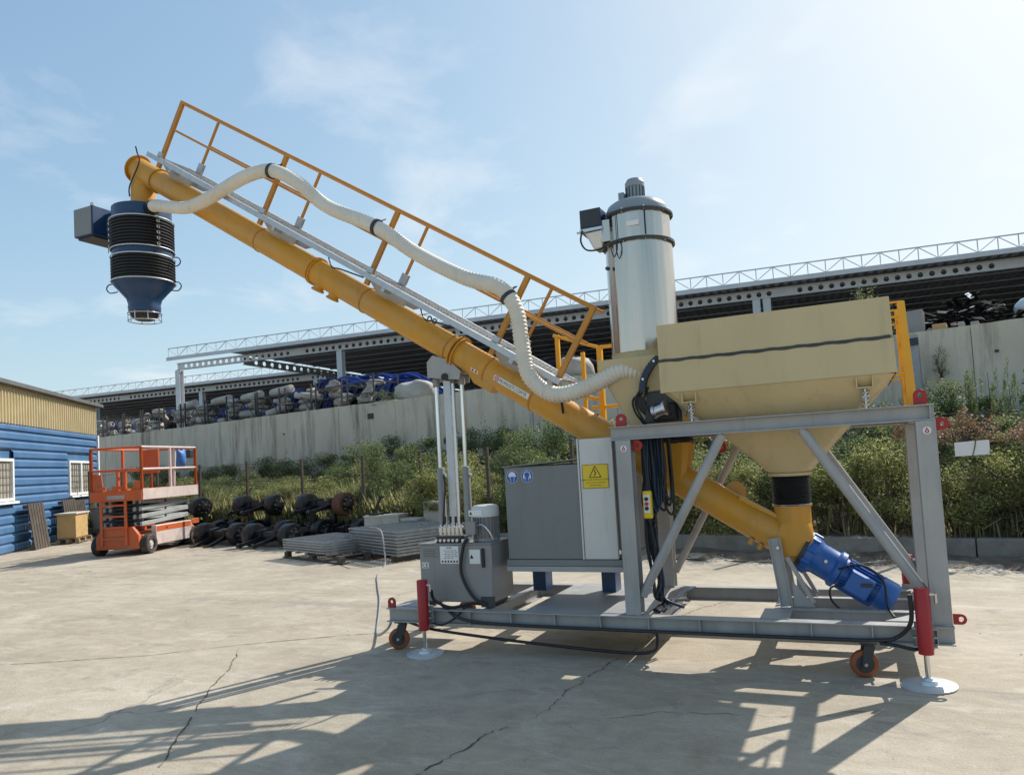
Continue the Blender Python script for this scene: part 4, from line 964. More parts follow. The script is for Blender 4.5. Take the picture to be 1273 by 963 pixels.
# ---- walkway beside the tube
wk = thing('walkway', 'galvanised walkway with orange railings on top of the ochre tube', 'walkway', (-5, 6.02, 3.6))
YA, YB = -0.27, 0.29
for y in (YA, YB):
    MB().bar(P(8.16, 0.255, y), P(2.36, 0.255, y), 0.045, 0.055, nn).build('stringer', 'galv', wk, bevel=0.002)
g = MB()
for k in range(4):
    y = YA + 0.10 + k * 0.12
    g.bar(P(8.12, 0.262, y), P(2.40, 0.262, y), 0.004, 0.028, nn)
for i in range(142):
    g.bar(P(8.12 - i * 0.0405, 0.268, YA + 0.024), P(8.12 - i * 0.0405, 0.268, YB - 0.024), 0.006, 0.020, nn)
g.build('grating', 'galv', wk)
SP = (7.985, 6.245, 4.665, 3.10)
for k, s_ in enumerate(SP):
    po = MB().bar(P(s_, 0.165, YA + 0.045), P(s_, 0.945, YA + 0.045), 0.035, 0.05, tt).build('post', 'rail', wk, bevel=0.002)
    MB().bar(P(s_, 0.285, YA + 0.013), P(s_, 0.34, YA + 0.013), 0.02, 0.07, tt).build('post_clip', 'galv', po)
    po = MB().bar(P(s_ - 0.03, 0.30, YB - 0.03), P(s_ - 0.03, 0.945, YB - 0.03), 0.022, 0.028, tt).build('post', 'rail', wk, bevel=0.002)
    MB().bar(P(s_ - 0.03, 0.285, YB - 0.03), P(s_ - 0.03, 0.40, YB - 0.03), 0.035, 0.085, tt).build('post_clip', 'galv', po)
    MB().prism([P(s_ + 0.06, 0.226, -0.16), P(s_ - 0.50, 0.226, -0.16), P(s_ - 0.40, 0.135, -0.09), P(s_ - 0.05, 0.120, -0.09)], (0, 0.012, 0)).build('saddle', 'grey', wk)
    MB().prism([P(s_ + 0.06, 0.226, 0.16), P(s_ - 0.50, 0.226, 0.16), P(s_ - 0.40, 0.135, 0.09), P(s_ - 0.05, 0.120, 0.09)], (0, 0.012, 0)).build('saddle', 'grey', wk)
    MB().bar(P(s_ - 0.22, 0.205, -0.25), P(s_ - 0.22, 0.205, 0.25), 0.04, 0.04, nn).build('cross_member', 'galv', wk)
MB().bar(P(2.41, 0.20, YA + 0.045), P(2.41, 0.945, YA + 0.045), 0.035, 0.05, tt).build('post', 'rail', wk, bevel=0.002)
for n_, r in ((0.945, 0.021), (0.63, 0.013)):
    MB().cyl(P(8.005, n_, YA + 0.045), P(2.39, n_, YA + 0.045), r, n=12).build('rail', 'rail', wk)
    MB().cyl(P(7.955, n_, YB - 0.03), P(2.50, n_, YB - 0.03), r * 0.85, n=10).build('rail', 'rail', wk)
MB().pipe(smooth_path([P(2.42, 0.25, -0.25), P(2.30, 0.12, -0.22), P(2.25, 0.02, -0.16)]), 0.012, 6).build('lashing', 'cable', wk)
cb = MB()
for s0, s1, n0 in ((5.25, 4.75, 0.19), (4.0, 3.6, 0.19)):
    cb.pipe(smooth_path([P(s0, 0.22, -0.2), P(s0 - 0.1, 0.15, -0.21), P(s0 - 0.2, 0.17, -0.2), P(s1, 0.21, -0.2)]), 0.008, 6)
cb.build('cable', 'cable', wk)
for s_ in (3.86, 3.80):
    MB().torus(P(s_, 0.175, -0.2), yy, 0.022, 0.007, 12, 5).build('cable_ring', 'hub', wk)

# ---- cream ribbed hose
hz = [(-7.37, 5.92, 4.78), (-7.15, 5.80, 4.74), (-6.80, 5.72, 4.63), (-6.49, 5.68, 4.560), (-6.20, 5.67, 4.59), (-6.011, 5.67, 4.636), (-5.632, 5.66, 4.715), (-5.282, 5.66, 4.700), (-4.953, 5.66, 4.505), (-4.584, 5.66, 4.185), (-4.024, 5.66, 3.880), (-3.591, 5.66, 3.552), (-3.096, 5.66, 3.250), (-2.764, 5.66, 3.112), (-2.615, 5.66, 2.900), (-2.575, 5.66, 2.577), (-2.515, 5.65, 2.300), (-2.30, 5.65, 2.130), (-2.012, 5.66, 2.158), (-1.74, 5.70, 2.268), (-1.60, 5.74, 2.262), (-1.49, 5.78, 2.232)]
ho_pts = resample(smooth_path(hz, 14), 0.0085)
ho = MB().pipe(ho_pts, [0.067 + (0.0020 if (i // 2) % 2 else -0.0020) * (1.0 + 0.9 * min(1.0, max(0.0, (i - len(ho_pts) * 0.62) / 120))) for i in range(len(ho_pts))], 16)
hose = thing('ribbed_hose', 'cream ribbed dust hose running along the orange railing', 'hose', (-2.5, 5.66, 2.1))
ho.build('hose', 'hose', hose, 80)
for a, b in ((( -5.30, 5.66, 4.703), (-5.27, 5.66, 4.69)), ((-4.04, 5.66, 3.888), (-4.01, 5.66, 3.872)), ((-2.69, 5.66, 3.03), (-2.672, 5.66, 3.005))):
    MB().cyl(a, b, 0.079, n=20).build('hose_clamp', 'hub', hose)
    MB().bar(V(a) + V((0.02, 0.02, 0.05)), V(a) + V((0.03, 0.12, 0.10)), 0.03, 0.012).build('hose_clamp', 'hub', hose)
MB().cyl((-7.40, 5.93, 4.785), (-7.22, 5.835, 4.755), 0.090, 0.078, n=20).build('hose_cuff', 'drum', hose)

# ---- loading bellows under the discharge
bx, by = -7.66, 6.02
lb = thing('loading_bellows', 'hanging black bellows loading spout with dark blue top and cone at the conveyor head', 'loading spout', (bx, by, 3.50))
MB().lathe((bx, by, 4.68), (0, 0, 1), [(0, 0.322), (0.165, 0.322), (0.172, 0.315), (0.195, 0.17), (0.195, 0)], 40).build('top_drum', 'navy', lb, 40)
for k, (za, zb) in enumerate(((4.335, 4.675), (3.965, 4.245))):
    nz = int((zb - za) / 0.009)
    MB().lathe((bx, by, za), (0, 0, 1), [((zb - za) * i / nz, 0.333 + (0.011 if i % 4 < 2 else -0.012)) for i in range(nz + 1)], 44).build('bellows', 'black', lb, 60)
for z in (4.69, 4.335, 4.245, 3.955):
    MB().torus((bx, by, z), (0, 0, 1), 0.345, 0.007, 44, 6).build('hoop', 'zinc', lb)
MB().lathe((bx, by, 4.24), (0, 0, 1), [(0, 0.325), (0.10, 0.325)], 40).build('middle_drum', 'navy', lb)
MB().lathe((bx, by, 3.60), (0, 0, 1), [(0, 0.170), (0.06, 0.178), (0.09, 0.172), (0.16, 0.190), (0.26, 0.27), (0.31, 0.315), (0.355, 0.33)], 40).build('cone', 'navy', lb)
cg = MB().torus((bx, by, 3.50), (0, 0, 1), 0.178, 0.007, 32, 5)
cg.torus((bx, by, 3.585), (0, 0, 1), 0.182, 0.006, 32, 5)
for k in range(8):
    a = k * math.pi / 4 + 0.3; cg.cyl((bx + .179 * math.cos(a), by + .179 * math.sin(a), 3.50), (bx + .179 * math.cos(a), by + .179 * math.sin(a), 3.60), 0.005, n=6)
cg.build('guard_cage', 'steel', lb)
MB().lathe((bx, by, 3.51), (0, 0, 1), [(0, 0.09), (0.02, 0.13), (0.09, 0.165)], 28).build('outlet_rubber', 'black', lb)
for a0 in (235, 350):
    a = rad(a0)
    for k in range(5):
        z = 4.37 + k * 0.068
        MB().torus((bx + 0.350 * math.cos(a), by + 0.350 * math.sin(a), z), (math.cos(a), math.sin(a), 0), 0.015, 0.006, 10, 5).build('rope_eye', 'zinc', lb)
    MB().cyl((bx + 0.356 * math.cos(a), by + 0.356 * math.sin(a), 4.29), (bx + 0.356 * math.cos(a), by + 0.356 * math.sin(a), 4.70), 0.004, n=5).build('rope', 'hub', lb)
for a0, z in ((205, 3.93), (25, 4.22), (25, 3.92)):
    a = rad(a0); d = V((math.cos(a), math.sin(a), 0)); c = V((bx, by, z))
    MB().pipe(smooth_path([c + d * 0.33 + V((0, 0, 0.03)), c + d * 0.41 + V((0, 0, 0.03)), c + d * 0.44 - V((0, 0, 0.02)), c + d * 0.40 - V((0, 0, 0.07)), c + d * 0.31 - V((0, 0, 0.06))]), 0.007, 6).build('handle', 'navy', lb)
fb = MB().box(-8.575, -8.245, 5.81, 6.34, 4.61, 4.965).build('winch_box', 'navy', lb, bevel=0.006)
MB().box(-8.565, -8.255, 5.797, 5.8085, 4.62, 4.955).build('box_cover', 'dgrey', fb, bevel=0.003)
MB().box(-8.55, -8.27, 5.84, 6.30, 4.585, 4.608).build('box_floor', 'hub', fb)
MB().box(-8.243, -7.90, 5.98, 6.30, 4.66, 4.90).build('box_mount', 'navy', fb)
MB().cyl((-8.27, 5.83, 4.966), (-8.27, 5.83, 5.0), 0.025, n=10).build('cable_gland', 'steel', fb)

# ---- boom mast
ms = thing('boom_mast', 'galvanised mast with two hydraulic lifting cylinders under the ochre tube', 'mast', (-3.52, 6.02, 0.36))
MB().box(-3.578, -3.495, 5.98, 6.06, 0.366, 2.44).build('column', 'galv', ms, bevel=0.006)
MB().box(-3.478, -3.452, 5.965, 5.99, 0.95, 2.36).build('inner_slide', 'steel', ms, bevel=0.003)
MB().prism([(-3.715, 5.93, 2.43), (-3.37, 5.93, 2.38), (-3.35, 5.93, 2.46), (-3.47, 5.93, 2.58), (-3.65, 5.93, 2.64), (-3.715, 5.93, 2.58)], (0, 0.012, 0)).build('head_plate', 'grey', ms, bevel=0.002)
MB().prism([(-3.72, 6.10, 2.40), (-3.36, 6.10, 2.36), (-3.34, 6.10, 2.46), (-3.47, 6.10, 2.60), (-3.66, 6.10, 2.66), (-3.72, 6.10, 2.60)], (0, 0.012, 0)).build('head_plate', 'grey', ms, bevel=0.002)
MB().box(-3.70, -3.37, 5.942, 6.098, 2.44, 2.47).build('head_cap', 'grey', ms)
MB().cyl((-3.52, 5.915, 2.42), (-3.52, 6.125, 2.42), 0.035, n=16).build('pivot_pin', 'drum', ms)
for x in (-3.675, -3.395):
    cy_ = MB().lathe((x, 6.02, 0.40), (0, 0, 1), [(0, 0.037), (1.15, 0.037), (1.16, 0.033), (1.165, 0.024)], 20).build('cylinder', 'tankg', ms)
    MB().cyl((x, 6.02, 1.56), (x, 6.02, 2.40), 0.022, n=16).build('rod', 'chrome', cy_)
    MB().lathe((x, 6.02, 2.34), (0, 0, 1), [(0, 0.034), (0.08, 0.034)], 14).build('rod_eye', 'tankg', cy_)
    MB().box(x + 0.038, x + 0.075, 6.0, 6.04, 1.48, 1.50).build('port', 'steel', cy_)
MB().pipe(smooth_path([(-3.60, 5.95, 1.50), (-3.59, 5.94, 1.35), (-3.62, 5.94, 1.1), (-3.63, 5.93, 0.9)]), 0.009, 6).build('hose', 'cable', ms)
MB().box(-3.76, -3.30, 5.88, 6.16, 0.366, 0.40).build('base_plate', 'grey', ms)

# ---- hydraulic power pack
hpk = thing('hydraulic_power_pack', 'grey steel hydraulic tank with electric motor and valves on top at the frame end', 'hydraulic unit', (-3.24, 5.76, 0.36))
tx0, tx1, ty0, ty1, tz0, tz1 = -3.60, -2.885, 5.47, 6.02 - 0.15, 0.405, 0.90
tk = MB().box(tx0, tx1, ty0, ty1, tz0, tz1).build('tank', 'tankg', hpk, bevel=0.012)
MB().box(tx0 - 0.005, tx1 + 0.003, ty0 - 0.006, ty1 + 0.005, tz1 - 0.002, tz1 + 0.010).build('tank_lid', 'tankg', tk, bevel=0.002)
for x in (tx0 + 0.06, tx1 - 0.10):
    MB().box(x, x + 0.05, ty0 + 0.03, ty1 - 0.03, 0.3665, tz0 - 0.001).build('foot', 'hub', tk)
MB().box(tx1 - 0.12, tx1 + 0.005, ty0 - 0.006, ty0 + 0.02, 0.37, 0.46).build('drain_valve', 'hub', tk, bevel=0.004)
yf = ty0 - 0.002
MB().box(-3.385, -3.20, yf - 0.002, yf, 0.735, 0.885).build('data_label', 'white', tk)
MB().box(-3.565, -3.40, yf - 0.002, yf, 0.785, 0.875).build('data_label', M['tankg'], tk)
MB().box(-3.095, -2.99, yf - 0.002, yf, 0.735, 0.855).build('warning_label', 'white', tk)
MB().box(-2.975, -2.948, yf - 0.016, yf, 0.705, 0.865).build('level_gauge', 'ink', tk, bevel=0.004)
MB().box(-3.575, -3.505, yf - 0.0015, yf, 0.695, 0.745).build('ce_label', 'white', tk)
lettering('ce_print', 'CE', 0.052, (-3.573, yf - 0.003, 0.702), (1, 0, 0), (0, 0, 1), 'ink', tk)
for k in range(5):
    q = MB(); z = 0.845 - k * 0.016
    for j in range(4 if k < 4 else 3):
        x = -3.345 + j * 0.033 + (0.01 if k % 2 else 0); q.box(x, x + 0.024, yf - 0.0035, yf - 0.0025, z, z + 0.004)
    q.build('label_print', 'drum', tk)
q = MB()
for j in range(6): q.box(-3.37 + j * 0.029, -3.355 + j * 0.029, yf - 0.0035, yf - 0.0025, 0.745, 0.762)
q.build('label_print', 'ink', tk)
lettering('label_print', 'UNIK', 0.026, (-3.325, yf - 0.003, 0.862), (1, 0, 0), (0, 0, 1), 'ink', tk)
q = MB().prism([(-3.09, yf - 0.003, 0.78), (-3.055, yf - 0.003, 0.78), (-3.0725, yf - 0.003, 0.815)], (0, -0.001, 0)); q.build('label_print', 'ink', tk)
for k in range(5):
    MB().box(-3.555, -3.41 - 0.02 * (k % 2), yf - 0.0035, yf - 0.0025, 0.795 + k * 0.015, 0.799 + k * 0.015).build('label_print', 'hub', tk)
# motor on the lid
mx, my = -3.01, 5.64
mo = MB().lathe((mx, my, 0.912), (0, 0, 1), [(0, 0.115), (0.03, 0.115), (0.03, 0.098), (0.21, 0.098)], 28).build('electric_motor', 'tankg', hpk)
MB().lathe((mx, my, 1.122), (0, 0, 1), [(0, 0.118), (0.075, 0.118), (0.095, 0.105), (0.10, 0.085), (0.10, 0)], 28).build('fan_cowl', 'lgrey', mo, 40)
q = MB()
for k in range(24):
    a = 2 * math.pi * k / 24; q.bar((mx + .106 * math.cos(a), my + .106 * math.sin(a), 0.945), (mx + .106 * math.cos(a), my + .106 * math.sin(a), 1.12), 0.005, 0.022, up=(math.cos(a), math.sin(a), 0))
q.build('cooling_fins', 'tankg', mo)
MB().box(mx - 0.115, mx - 0.02, my - 0.17, my - 0.10, 0.98, 1.09).build('terminal_box', 'tankg', mo, bevel=0.006)
MB().box(mx - 0.10, mx + 0.03, my - 0.1235, my - 0.112, 1.135, 1.185).build('rating_plate', 'white', mo)
q = MB().prism([(mx - 0.092, my - 0.125, 1.147), (mx - 0.064, my - 0.125, 1.147), (mx - 0.078, my - 0.125, 1.174)], (0, -0.001, 0)); q.build('label_print', 'ink', mo)
MB().pipe(smooth_path([(mx - 0.02, my - 0.14, 1.05), (mx + 0.05, my - 0.16, 1.06), (mx + 0.10, my - 0.14, 1.0), (mx + 0.12, my - 0.12, 0.94)]), 0.010, 6).build('cable', 'steel', mo)
# valve stack
vb = MB().box(-3.44, -3.18, 5.50, 5.62, 0.912, 0.965).build('valve_block', 'hub', hpk, bevel=0.004)
for k in range(6):
    x = -3.42 + k * 0.042
    MB().lathe((x, 5.56, 0.966), (0, 0, 1), [(0, 0.017), (0.03, 0.017), (0.03, 0.022), (0.075, 0.022), (0.08, 0.012), (0.095, 0.010), (0.095, 0)], 12).build('valve', 'valve', vb)
    MB().cyl((x, 5.498, 0.935), (x, 5.465, 0.935), 0.014, n=8).build('hose_fitting', 'valve', vb)
for k in range(4):
    MB().cyl((-3.40 + k * 0.055, 5.59, 1.05), (-3.40 + k * 0.055, 5.60, 1.085), 0.006, n=6).build('lever', 'black', vb)
    MB().cyl((-3.40 + k * 0.055, 5.60, 1.075), (-3.40 + k * 0.055, 5.604, 1.13), 0.012, n=8).build('lever_knob', 'ink', vb)
MB().lathe((-3.18, 5.55, 1.0), (1, 0, 0.1), [(0, 0.02), (0.03, 0.026), (0.09, 0.026), (0.10, 0)], 14).build('solenoid', 'ink', vb)
MB().box(-3.17, -3.05, 5.47, 5.54, 0.912, 0.945).build('manifold', 'valve', hpk, bevel=0.004)
for pts, r in (([(-3.10, 5.46, 0.95), (-3.13, 5.44, 0.90), (-3.17, 5.44, 0.70), (-3.13, 5.44, 0.56), (-3.04, 5.44, 0.44), (-2.95, 5.46, 0.40)], 0.014),
               ([(-3.40, 5.46, 0.39), (-3.30, 5.40, 0.36), (-3.18, 5.35, 0.31), (-3.0, 5.345, 0.275), (-2.6, 5.345, 0.262), (-1.6, 5.345, 0.258), (-0.4, 5.345, 0.258), (0.02, 5.345, 0.262), (0.16, 5.34, 0.29), (0.245, 5.30, 0.40), (0.25, 5.285, 0.58)], 0.014),
               ([(-3.38, 5.29, 0.54), (-3.37, 5.32, 0.45), (-3.25, 5.38, 0.38), (-3.10, 5.46, 0.40), (-2.98, 5.50, 0.385)], 0.013),
               ([(-3.42, 5.34, 0.25), (-3.32, 5.35, 0.24), (-3.2, 5.36, 0.30), (-3.14, 5.42, 0.37), (-3.10, 5.48, 0.39)], 0.009),
               ([(0.05, 5.345, 0.245), (0.15, 5.34, 0.235), (0.24, 5.32, 0.222), (0.30, 5.33, 0.222)], 0.012)):
    MB().pipe(smooth_path(pts, 10), r, 8).build('hydraulic_hose', 'cable', hpk)

# ---- control cabinet
cc = thing('control_cabinet', 'dark grey control cabinet with blue safety signs and light grey door', 'control cabinet', (-2.28, 6.0, 0.366))
MB().box(-2.785, -2.093, 5.60, 6.40, 0.755, 1.535).build('housing', 'dgrey', cc, bevel=0.004)
MB().prism([(-2.80, 5.58, 1.536), (-2.085, 5.58, 1.57), (-2.085, 5.58, 1.58), (-2.80, 5.58, 1.546)], (0, 0.85, 0)).build('rain_roof', 'dgrey', cc)
dr = MB().box(-2.085, -1.80, 5.585, 5.62, 0.757, 1.735).build('door', 'lgrey', cc, bevel=0.004)
MB().box(-2.10, -2.088, 5.575, 5.63, 0.757, 1.74).build('door_edge', 'lgrey', cc)
MB().box(-2.09, -1.78, 5.625, 6.35, 0.757, 1.735).build('door_case', 'dgrey', cc)
MB().box(-1.79, -1.775, 5.58, 5.60, 0.80, 0.83).build('latch', 'steel', dr)
MB().box(-2.80, -1.77, 5.585, 6.40, 0.70, 0.752).build('plinth', 'dgrey', cc, bevel=0.003)
MB().box(-2.80, -1.77, 5.575, 6.41, 0.655, 0.698).build('base_frame', 'grey', cc, bevel=0.003)
for x in (-2.80, -2.12):
    MB().box(x - 0.065, x + 0.065, 6.24, 6.40, 0.368, 0.654).build('foot', 'navy', cc)
# signs
sy = 5.583
sg_ = MB().box(-2.065, -1.842, sy - 0.002, sy, 1.33, 1.525).build('warning_sign', 'signy', cc)
q = MB()
tA, tB, tC = V((-2.005, sy - 0.003, 1.42)), V((-1.905, sy - 0.003, 1.42)), V((-1.955, sy - 0.003, 1.51))
for a, b in ((tA, tB), (tB, tC), (tC, tA)): q.bar(a, b, 0.006, 0.001, up=(0, 1, 0))
q.bar((-1.962, sy - 0.003, 1.432), (-1.948, sy - 0.003, 1.458), 0.008, 0.001, up=(0, 1, 0)); q.bar((-1.951, sy - 0.003, 1.456), (-1.962, sy - 0.003, 1.482), 0.007, 0.001, up=(0, 1, 0))
q.bar((-2.064, sy - 0.003, 1.522), (-1.843, sy - 0.003, 1.522), 0.003, 0.001, up=(0, 1, 0)); q.bar((-2.064, sy - 0.003, 1.333), (-1.843, sy - 0.003, 1.333), 0.003, 0.001, up=(0, 1, 0))
q.bar((-2.063, sy - 0.003, 1.336), (-2.063, sy - 0.003, 1.519), 0.003, 0.001, up=(0, 1, 0)); q.bar((-1.844, sy - 0.003, 1.336), (-1.844, sy - 0.003, 1.519), 0.003, 0.001, up=(0, 1, 0))
q.build('warning_triangle', 'ink', sg_)
for k, (t, s_) in enumerate((('KEEP CLEAR WHEN ACTIVATED', 0.0165), ('HIGH VOLTAGE CAN CAUSE', 0.0125), ('PERSONAL INJURY', 0.0125))):
    lettering('sign_print', t, s_, (-1.954, sy - 0.003, 1.395 - 0.022 * k), (1, 0, 0), (0, 0, 1), 'ink', sg_, 'CENTER')
for k, x in enumerate((-2.71, -2.57)):
    z = 1.455; f = 5.598
    sgn_ = MB().lathe((x, f, z), (0, -1, 0), [(0, 0.055), (0.002, 0.055), (0.002, 0)], 28).build('safety_sign', 'white', cc)
    MB().lathe((x, f - 0.0022, z), (0, -1, 0), [(0, 0.052), (0.001, 0.052), (0.001, 0)], 28).build('sign_disc', 'sblue', sgn_)
    q = MB()
    if k == 0:     # helmet over a head
        q.prism([(x + 0.034 * math.cos(a), f - 0.0036, z + 0.008 + 0.034 * math.sin(a)) for a in [math.pi * i / 12 for i in range(13)]], (0, -0.001, 0))
        q.box(x - 0.038, x + 0.038, f - 0.0046, f - 0.0036, z + 0.0, z + 0.008)
        q.bar((x - 0.022, f - 0.004, z), (x - 0.012, f - 0.004, z - 0.04), 0.004, 0.001, up=(0, 1, 0)); q.bar((x + 0.022, f - 0.004, z), (x + 0.012, f - 0.004, z - 0.04), 0.004, 0.001, up=(0, 1, 0))
    else:          # ear defenders on a head
        for i in range(10):
            a, b = math.pi * i / 10, math.pi * (i + 1) / 10
            q.bar((x + 0.03 * math.cos(a), f - 0.004, z + 0.008 + 0.03 * math.sin(a)), (x + 0.03 * math.cos(b), f - 0.004, z + 0.008 + 0.03 * math.sin(b)), 0.007, 0.001, up=(0, 1, 0))
        q.box(x - 0.036, x - 0.022, f - 0.0046, f - 0.0036, z - 0.022, z + 0.008); q.box(x + 0.022, x + 0.036, f - 0.0046, f - 0.0036, z - 0.022, z + 0.008)
        q.bar((x - 0.016, f - 0.004, z - 0.005), (x - 0.012, f - 0.004, z - 0.04), 0.004, 0.001, up=(0, 1, 0)); q.bar((x + 0.016, f - 0.004, z - 0.005), (x + 0.012, f - 0.004, z - 0.04), 0.004, 0.001, up=(0, 1, 0))
    q.build('sign_pictogram', 'white', sgn_)

# ---- cables hung behind the near left leg, pendant control
cbk = thing('cable_bundle', 'coil of black and blue cables hanging behind the near left frame leg', 'cable bundle', (-1.45, 5.6, 0.40))
for k in range(22):
    x = -1.56 + 0.19 * random.random(); y = 5.56 + 0.08 * random.random(); zb = 1.0 + 0.25 * random.random()
    MB().pipe(smooth_path([(x - 0.01, y, 1.71), (x + random.uniform(-.02, .02), y - 0.02, 1.45), (x + random.uniform(-.03, .03), y, zb + 0.1), (x + 0.03, y + 0.01, zb), (x + 0.05, y + 0.02, zb + 0.12), (x + 0.04, y + 0.03, 1.70)], 6), 0.010, 6).build('cable_loop', 'bluec' if k % 2 else 'cable', cbk)
for k in range(7):
    x = -1.55 + 0.06 * random.random(); y = 5.58 + 0.05 * random.random()
    MB().pipe(smooth_path([(x, y, 1.2), (x + random.uniform(-.02, .03), y, 0.9), (x + random.uniform(-.0, .06), y, 0.6), (x + 0.03, y + 0.02, 0.45), (x + 0.12 + 0.1 * random.random(), y + 0.06 * k, 0.385)], 6), 0.011, 6).build('hanging_cable', 'bluec' if k % 3 == 0 else 'cable', cbk)
cbt = thing('cable_tray', 'tangle of blue black cables lying along the cross beam beside the tread plate', 'cables', (-1.4, 6.0, 0.37))
for k in range(10):
    y0 = 5.5; o_ = random.uniform(0, 0.10)
    MB().pipe(smooth_path([(-1.52 + o_, 5.50, 0.372 + 0.02 * random.random()), (-1.50 + o_ + random.uniform(-.03, .03), 5.75, 0.385 + 0.03 * random.random()), (-1.52 + o_ + random.uniform(-.03, .03), 6.1, 0.38 + 0.03 * random.random()), (-1.50 + o_, 6.50, 0.375)], 6), 0.011, 6).build('cable', 'bluec' if k % 2 else 'cable', cbt)
pd = thing('pendant_control', 'yellow pendant push button control hanging beside the near left leg', 'pendant control', (-1.51, 5.50, 1.2))
MB().box(-1.545, -1.475, 5.475, 5.525, 1.085, 1.30).build('case', 'signy', pd, bevel=0.012)
MB().box(-1.535, -1.485, 5.470, 5.4745, 1.13, 1.27).build('button_plate', 'white', pd, bevel=0.003)
for z, m_ in ((1.165, 'ink'), (1.20, 'redink'), (1.238, 'ink')):
    MB().cyl((-1.51, 5.472, z), (-1.51, 5.458, z), 0.015, n=14).build('button', m_, pd)
MB().pipe(smooth_path([(-1.51, 5.50, 1.30), (-1.51, 5.50, 1.45), (-1.53, 5.52, 1.70)]), 0.008, 6).build('cable', 'cable', pd)
MB().pipe(smooth_path([(-1.51, 5.50, 1.085), (-1.50, 5.52, 1.0), (-1.49, 5.56, 0.7), (-1.47, 5.6, 0.42)]), 0.009, 6).build('cable', 'cable', pd)

# ---- loose cables on the ground
q = MB().pipe(smooth_path([(-3.72, 5.42, 0.235), (-3.45, 5.38, 0.19), (-2.9, 5.42, 0.13), (-2.3, 5.46, 0.08), (-1.75, 5.45, 0.06), (-1.53, 5.43, 0.085), (-1.48, 5.41, 0.15), (-1.48, 5.40, 0.25)], 10), 0.013, 8)
tag(q.build('sagging_cable', 'cable'), 'thick black cable sagging in a long loop below the near frame beam', 'cable')
M['pcable'] = mat('pale_grey_cable', (0.32, 0.32, 0.32), 0.5)
# ================================================================== YARD OBJECTS
# ---- scissor lift (built at the origin: x = length towards its back, y = width to the left, then turned)
sl = thing('scissor_lift', 'worn orange scissor lift parked in front of the concrete wall', 'scissor lift', (0, 0, 0))
Ls, Ws = 2.20, 1.30
def lb_(m, x0, x1, y0, y1, z0, z1): return m.box(x0, x1, y0, y1, z0, z1)
ch = MB().box(0.12, Ls - 0.12, 0.14, Ws - 0.14, 0.16, 0.42).build('chassis', 'orange', sl, bevel=0.01)
MB().prism([(0.0, 0.16, 0.14), (0.0, Ws - 0.16, 0.14), (0.0, Ws - 0.16, 0.42), (0.0, Ws - 0.30, 0.62), (0.0, 0.30, 0.62), (0.0, 0.16, 0.42)], (0.10, 0, 0)).build('end_plate', 'orange', sl, bevel=0.008)
MB().prism([(Ls - 0.10, 0.16, 0.14), (Ls - 0.10, Ws - 0.16, 0.14), (Ls - 0.10, Ws - 0.16, 0.42), (Ls - 0.10, Ws - 0.30, 0.55), (Ls - 0.10, 0.30, 0.55), (Ls - 0.10, 0.16, 0.42)], (0.10, 0, 0)).build('end_plate', 'orange', sl, bevel=0.008)
for y in (0.02, Ws - 0.14):
    tr_ = MB().box(0.42, Ls - 0.36, y, y + 0.12, 0.17, 0.60).build('side_tray', 'liftw' if y < 0.5 else 'orange', sl, bevel=0.012)
    MB().box(0.44, Ls - 0.40, y - 0.004, y + 0.003, 0.46, 0.58).build('tray_door', 'orange', tr_, bevel=0.004)
    MB().box(0.80, 0.84, y - 0.012, y - 0.004, 0.50, 0.54).build('latch', 'hub', tr_)
    MB().box(Ls - 0.34, Ls - 0.02, y, y + 0.10, 0.50, 0.62).build('rear_step', 'orange', sl, bevel=0.008)
for x in (0.24, Ls - 0.26):
    for y, d in ((0.0, 1), (Ws, -1)):
        w = MB().lathe((x, y, 0.215), (0, d, 0), [(0, 0.115), (0.0, 0.19), (0.02, 0.215), (0.15, 0.215), (0.17, 0.19), (0.17, 0.115)], 28, closed=True).build('wheel', 'tyre', sl)
        MB().lathe((x, y + 0.012 * d, 0.215), (0, d, 0), [(0, 0.0), (0, 0.05), (0.012, 0.06), (0.03, 0.08), (0.03, 0.118), (0.14, 0.118), (0.14, 0)], 24).build('rim', 'liftw' if y < 0.5 else 'hub', w)
# folded scissor arms
for k in range(6):
    z = 0.66 + k * 0.085
    for y in (0.20, 0.34, Ws - 0.40, Ws - 0.26):
        a, b_ = (0.16, 1.98) if k % 2 == 0 else (1.98, 0.16)
        MB().bar((a, y + 0.02 * (k % 2), z), (b_, y + 0.02 * (k % 2), z + 0.075), 0.05, 0.088).build('scissor_arm', 'liftg', sl, bevel=0.006)
    MB().cyl((0.20, 0.18, z + 0.01), (0.20, Ws - 0.18, z + 0.01), 0.028, n=10).build('pivot_tube', 'hub', sl)
    MB().cyl((1.07, 0.18, z + 0.04), (1.07, Ws - 0.18, z + 0.04), 0.028, n=10).build('pivot_tube', 'hub', sl)
MB().box(0.3, 1.9, 0.42, Ws - 0.45, 0.66, 1.14).build('lift_cylinder', 'hub', sl, bevel=0.03)
# entry ladder at the front
lad = MB()
for y in (0.42, 0.98): lad.box(-0.05, -0.015, y - 0.028, y + 0.028, 0.22, 1.20)
la = lad.build('ladder', 'orange', sl, bevel=0.004)
for z in (0.36, 0.60, 0.84, 1.08): MB().box(-0.045, -0.02, 0.448, 0.952, z, z + 0.04).build('rung', 'orange', la)
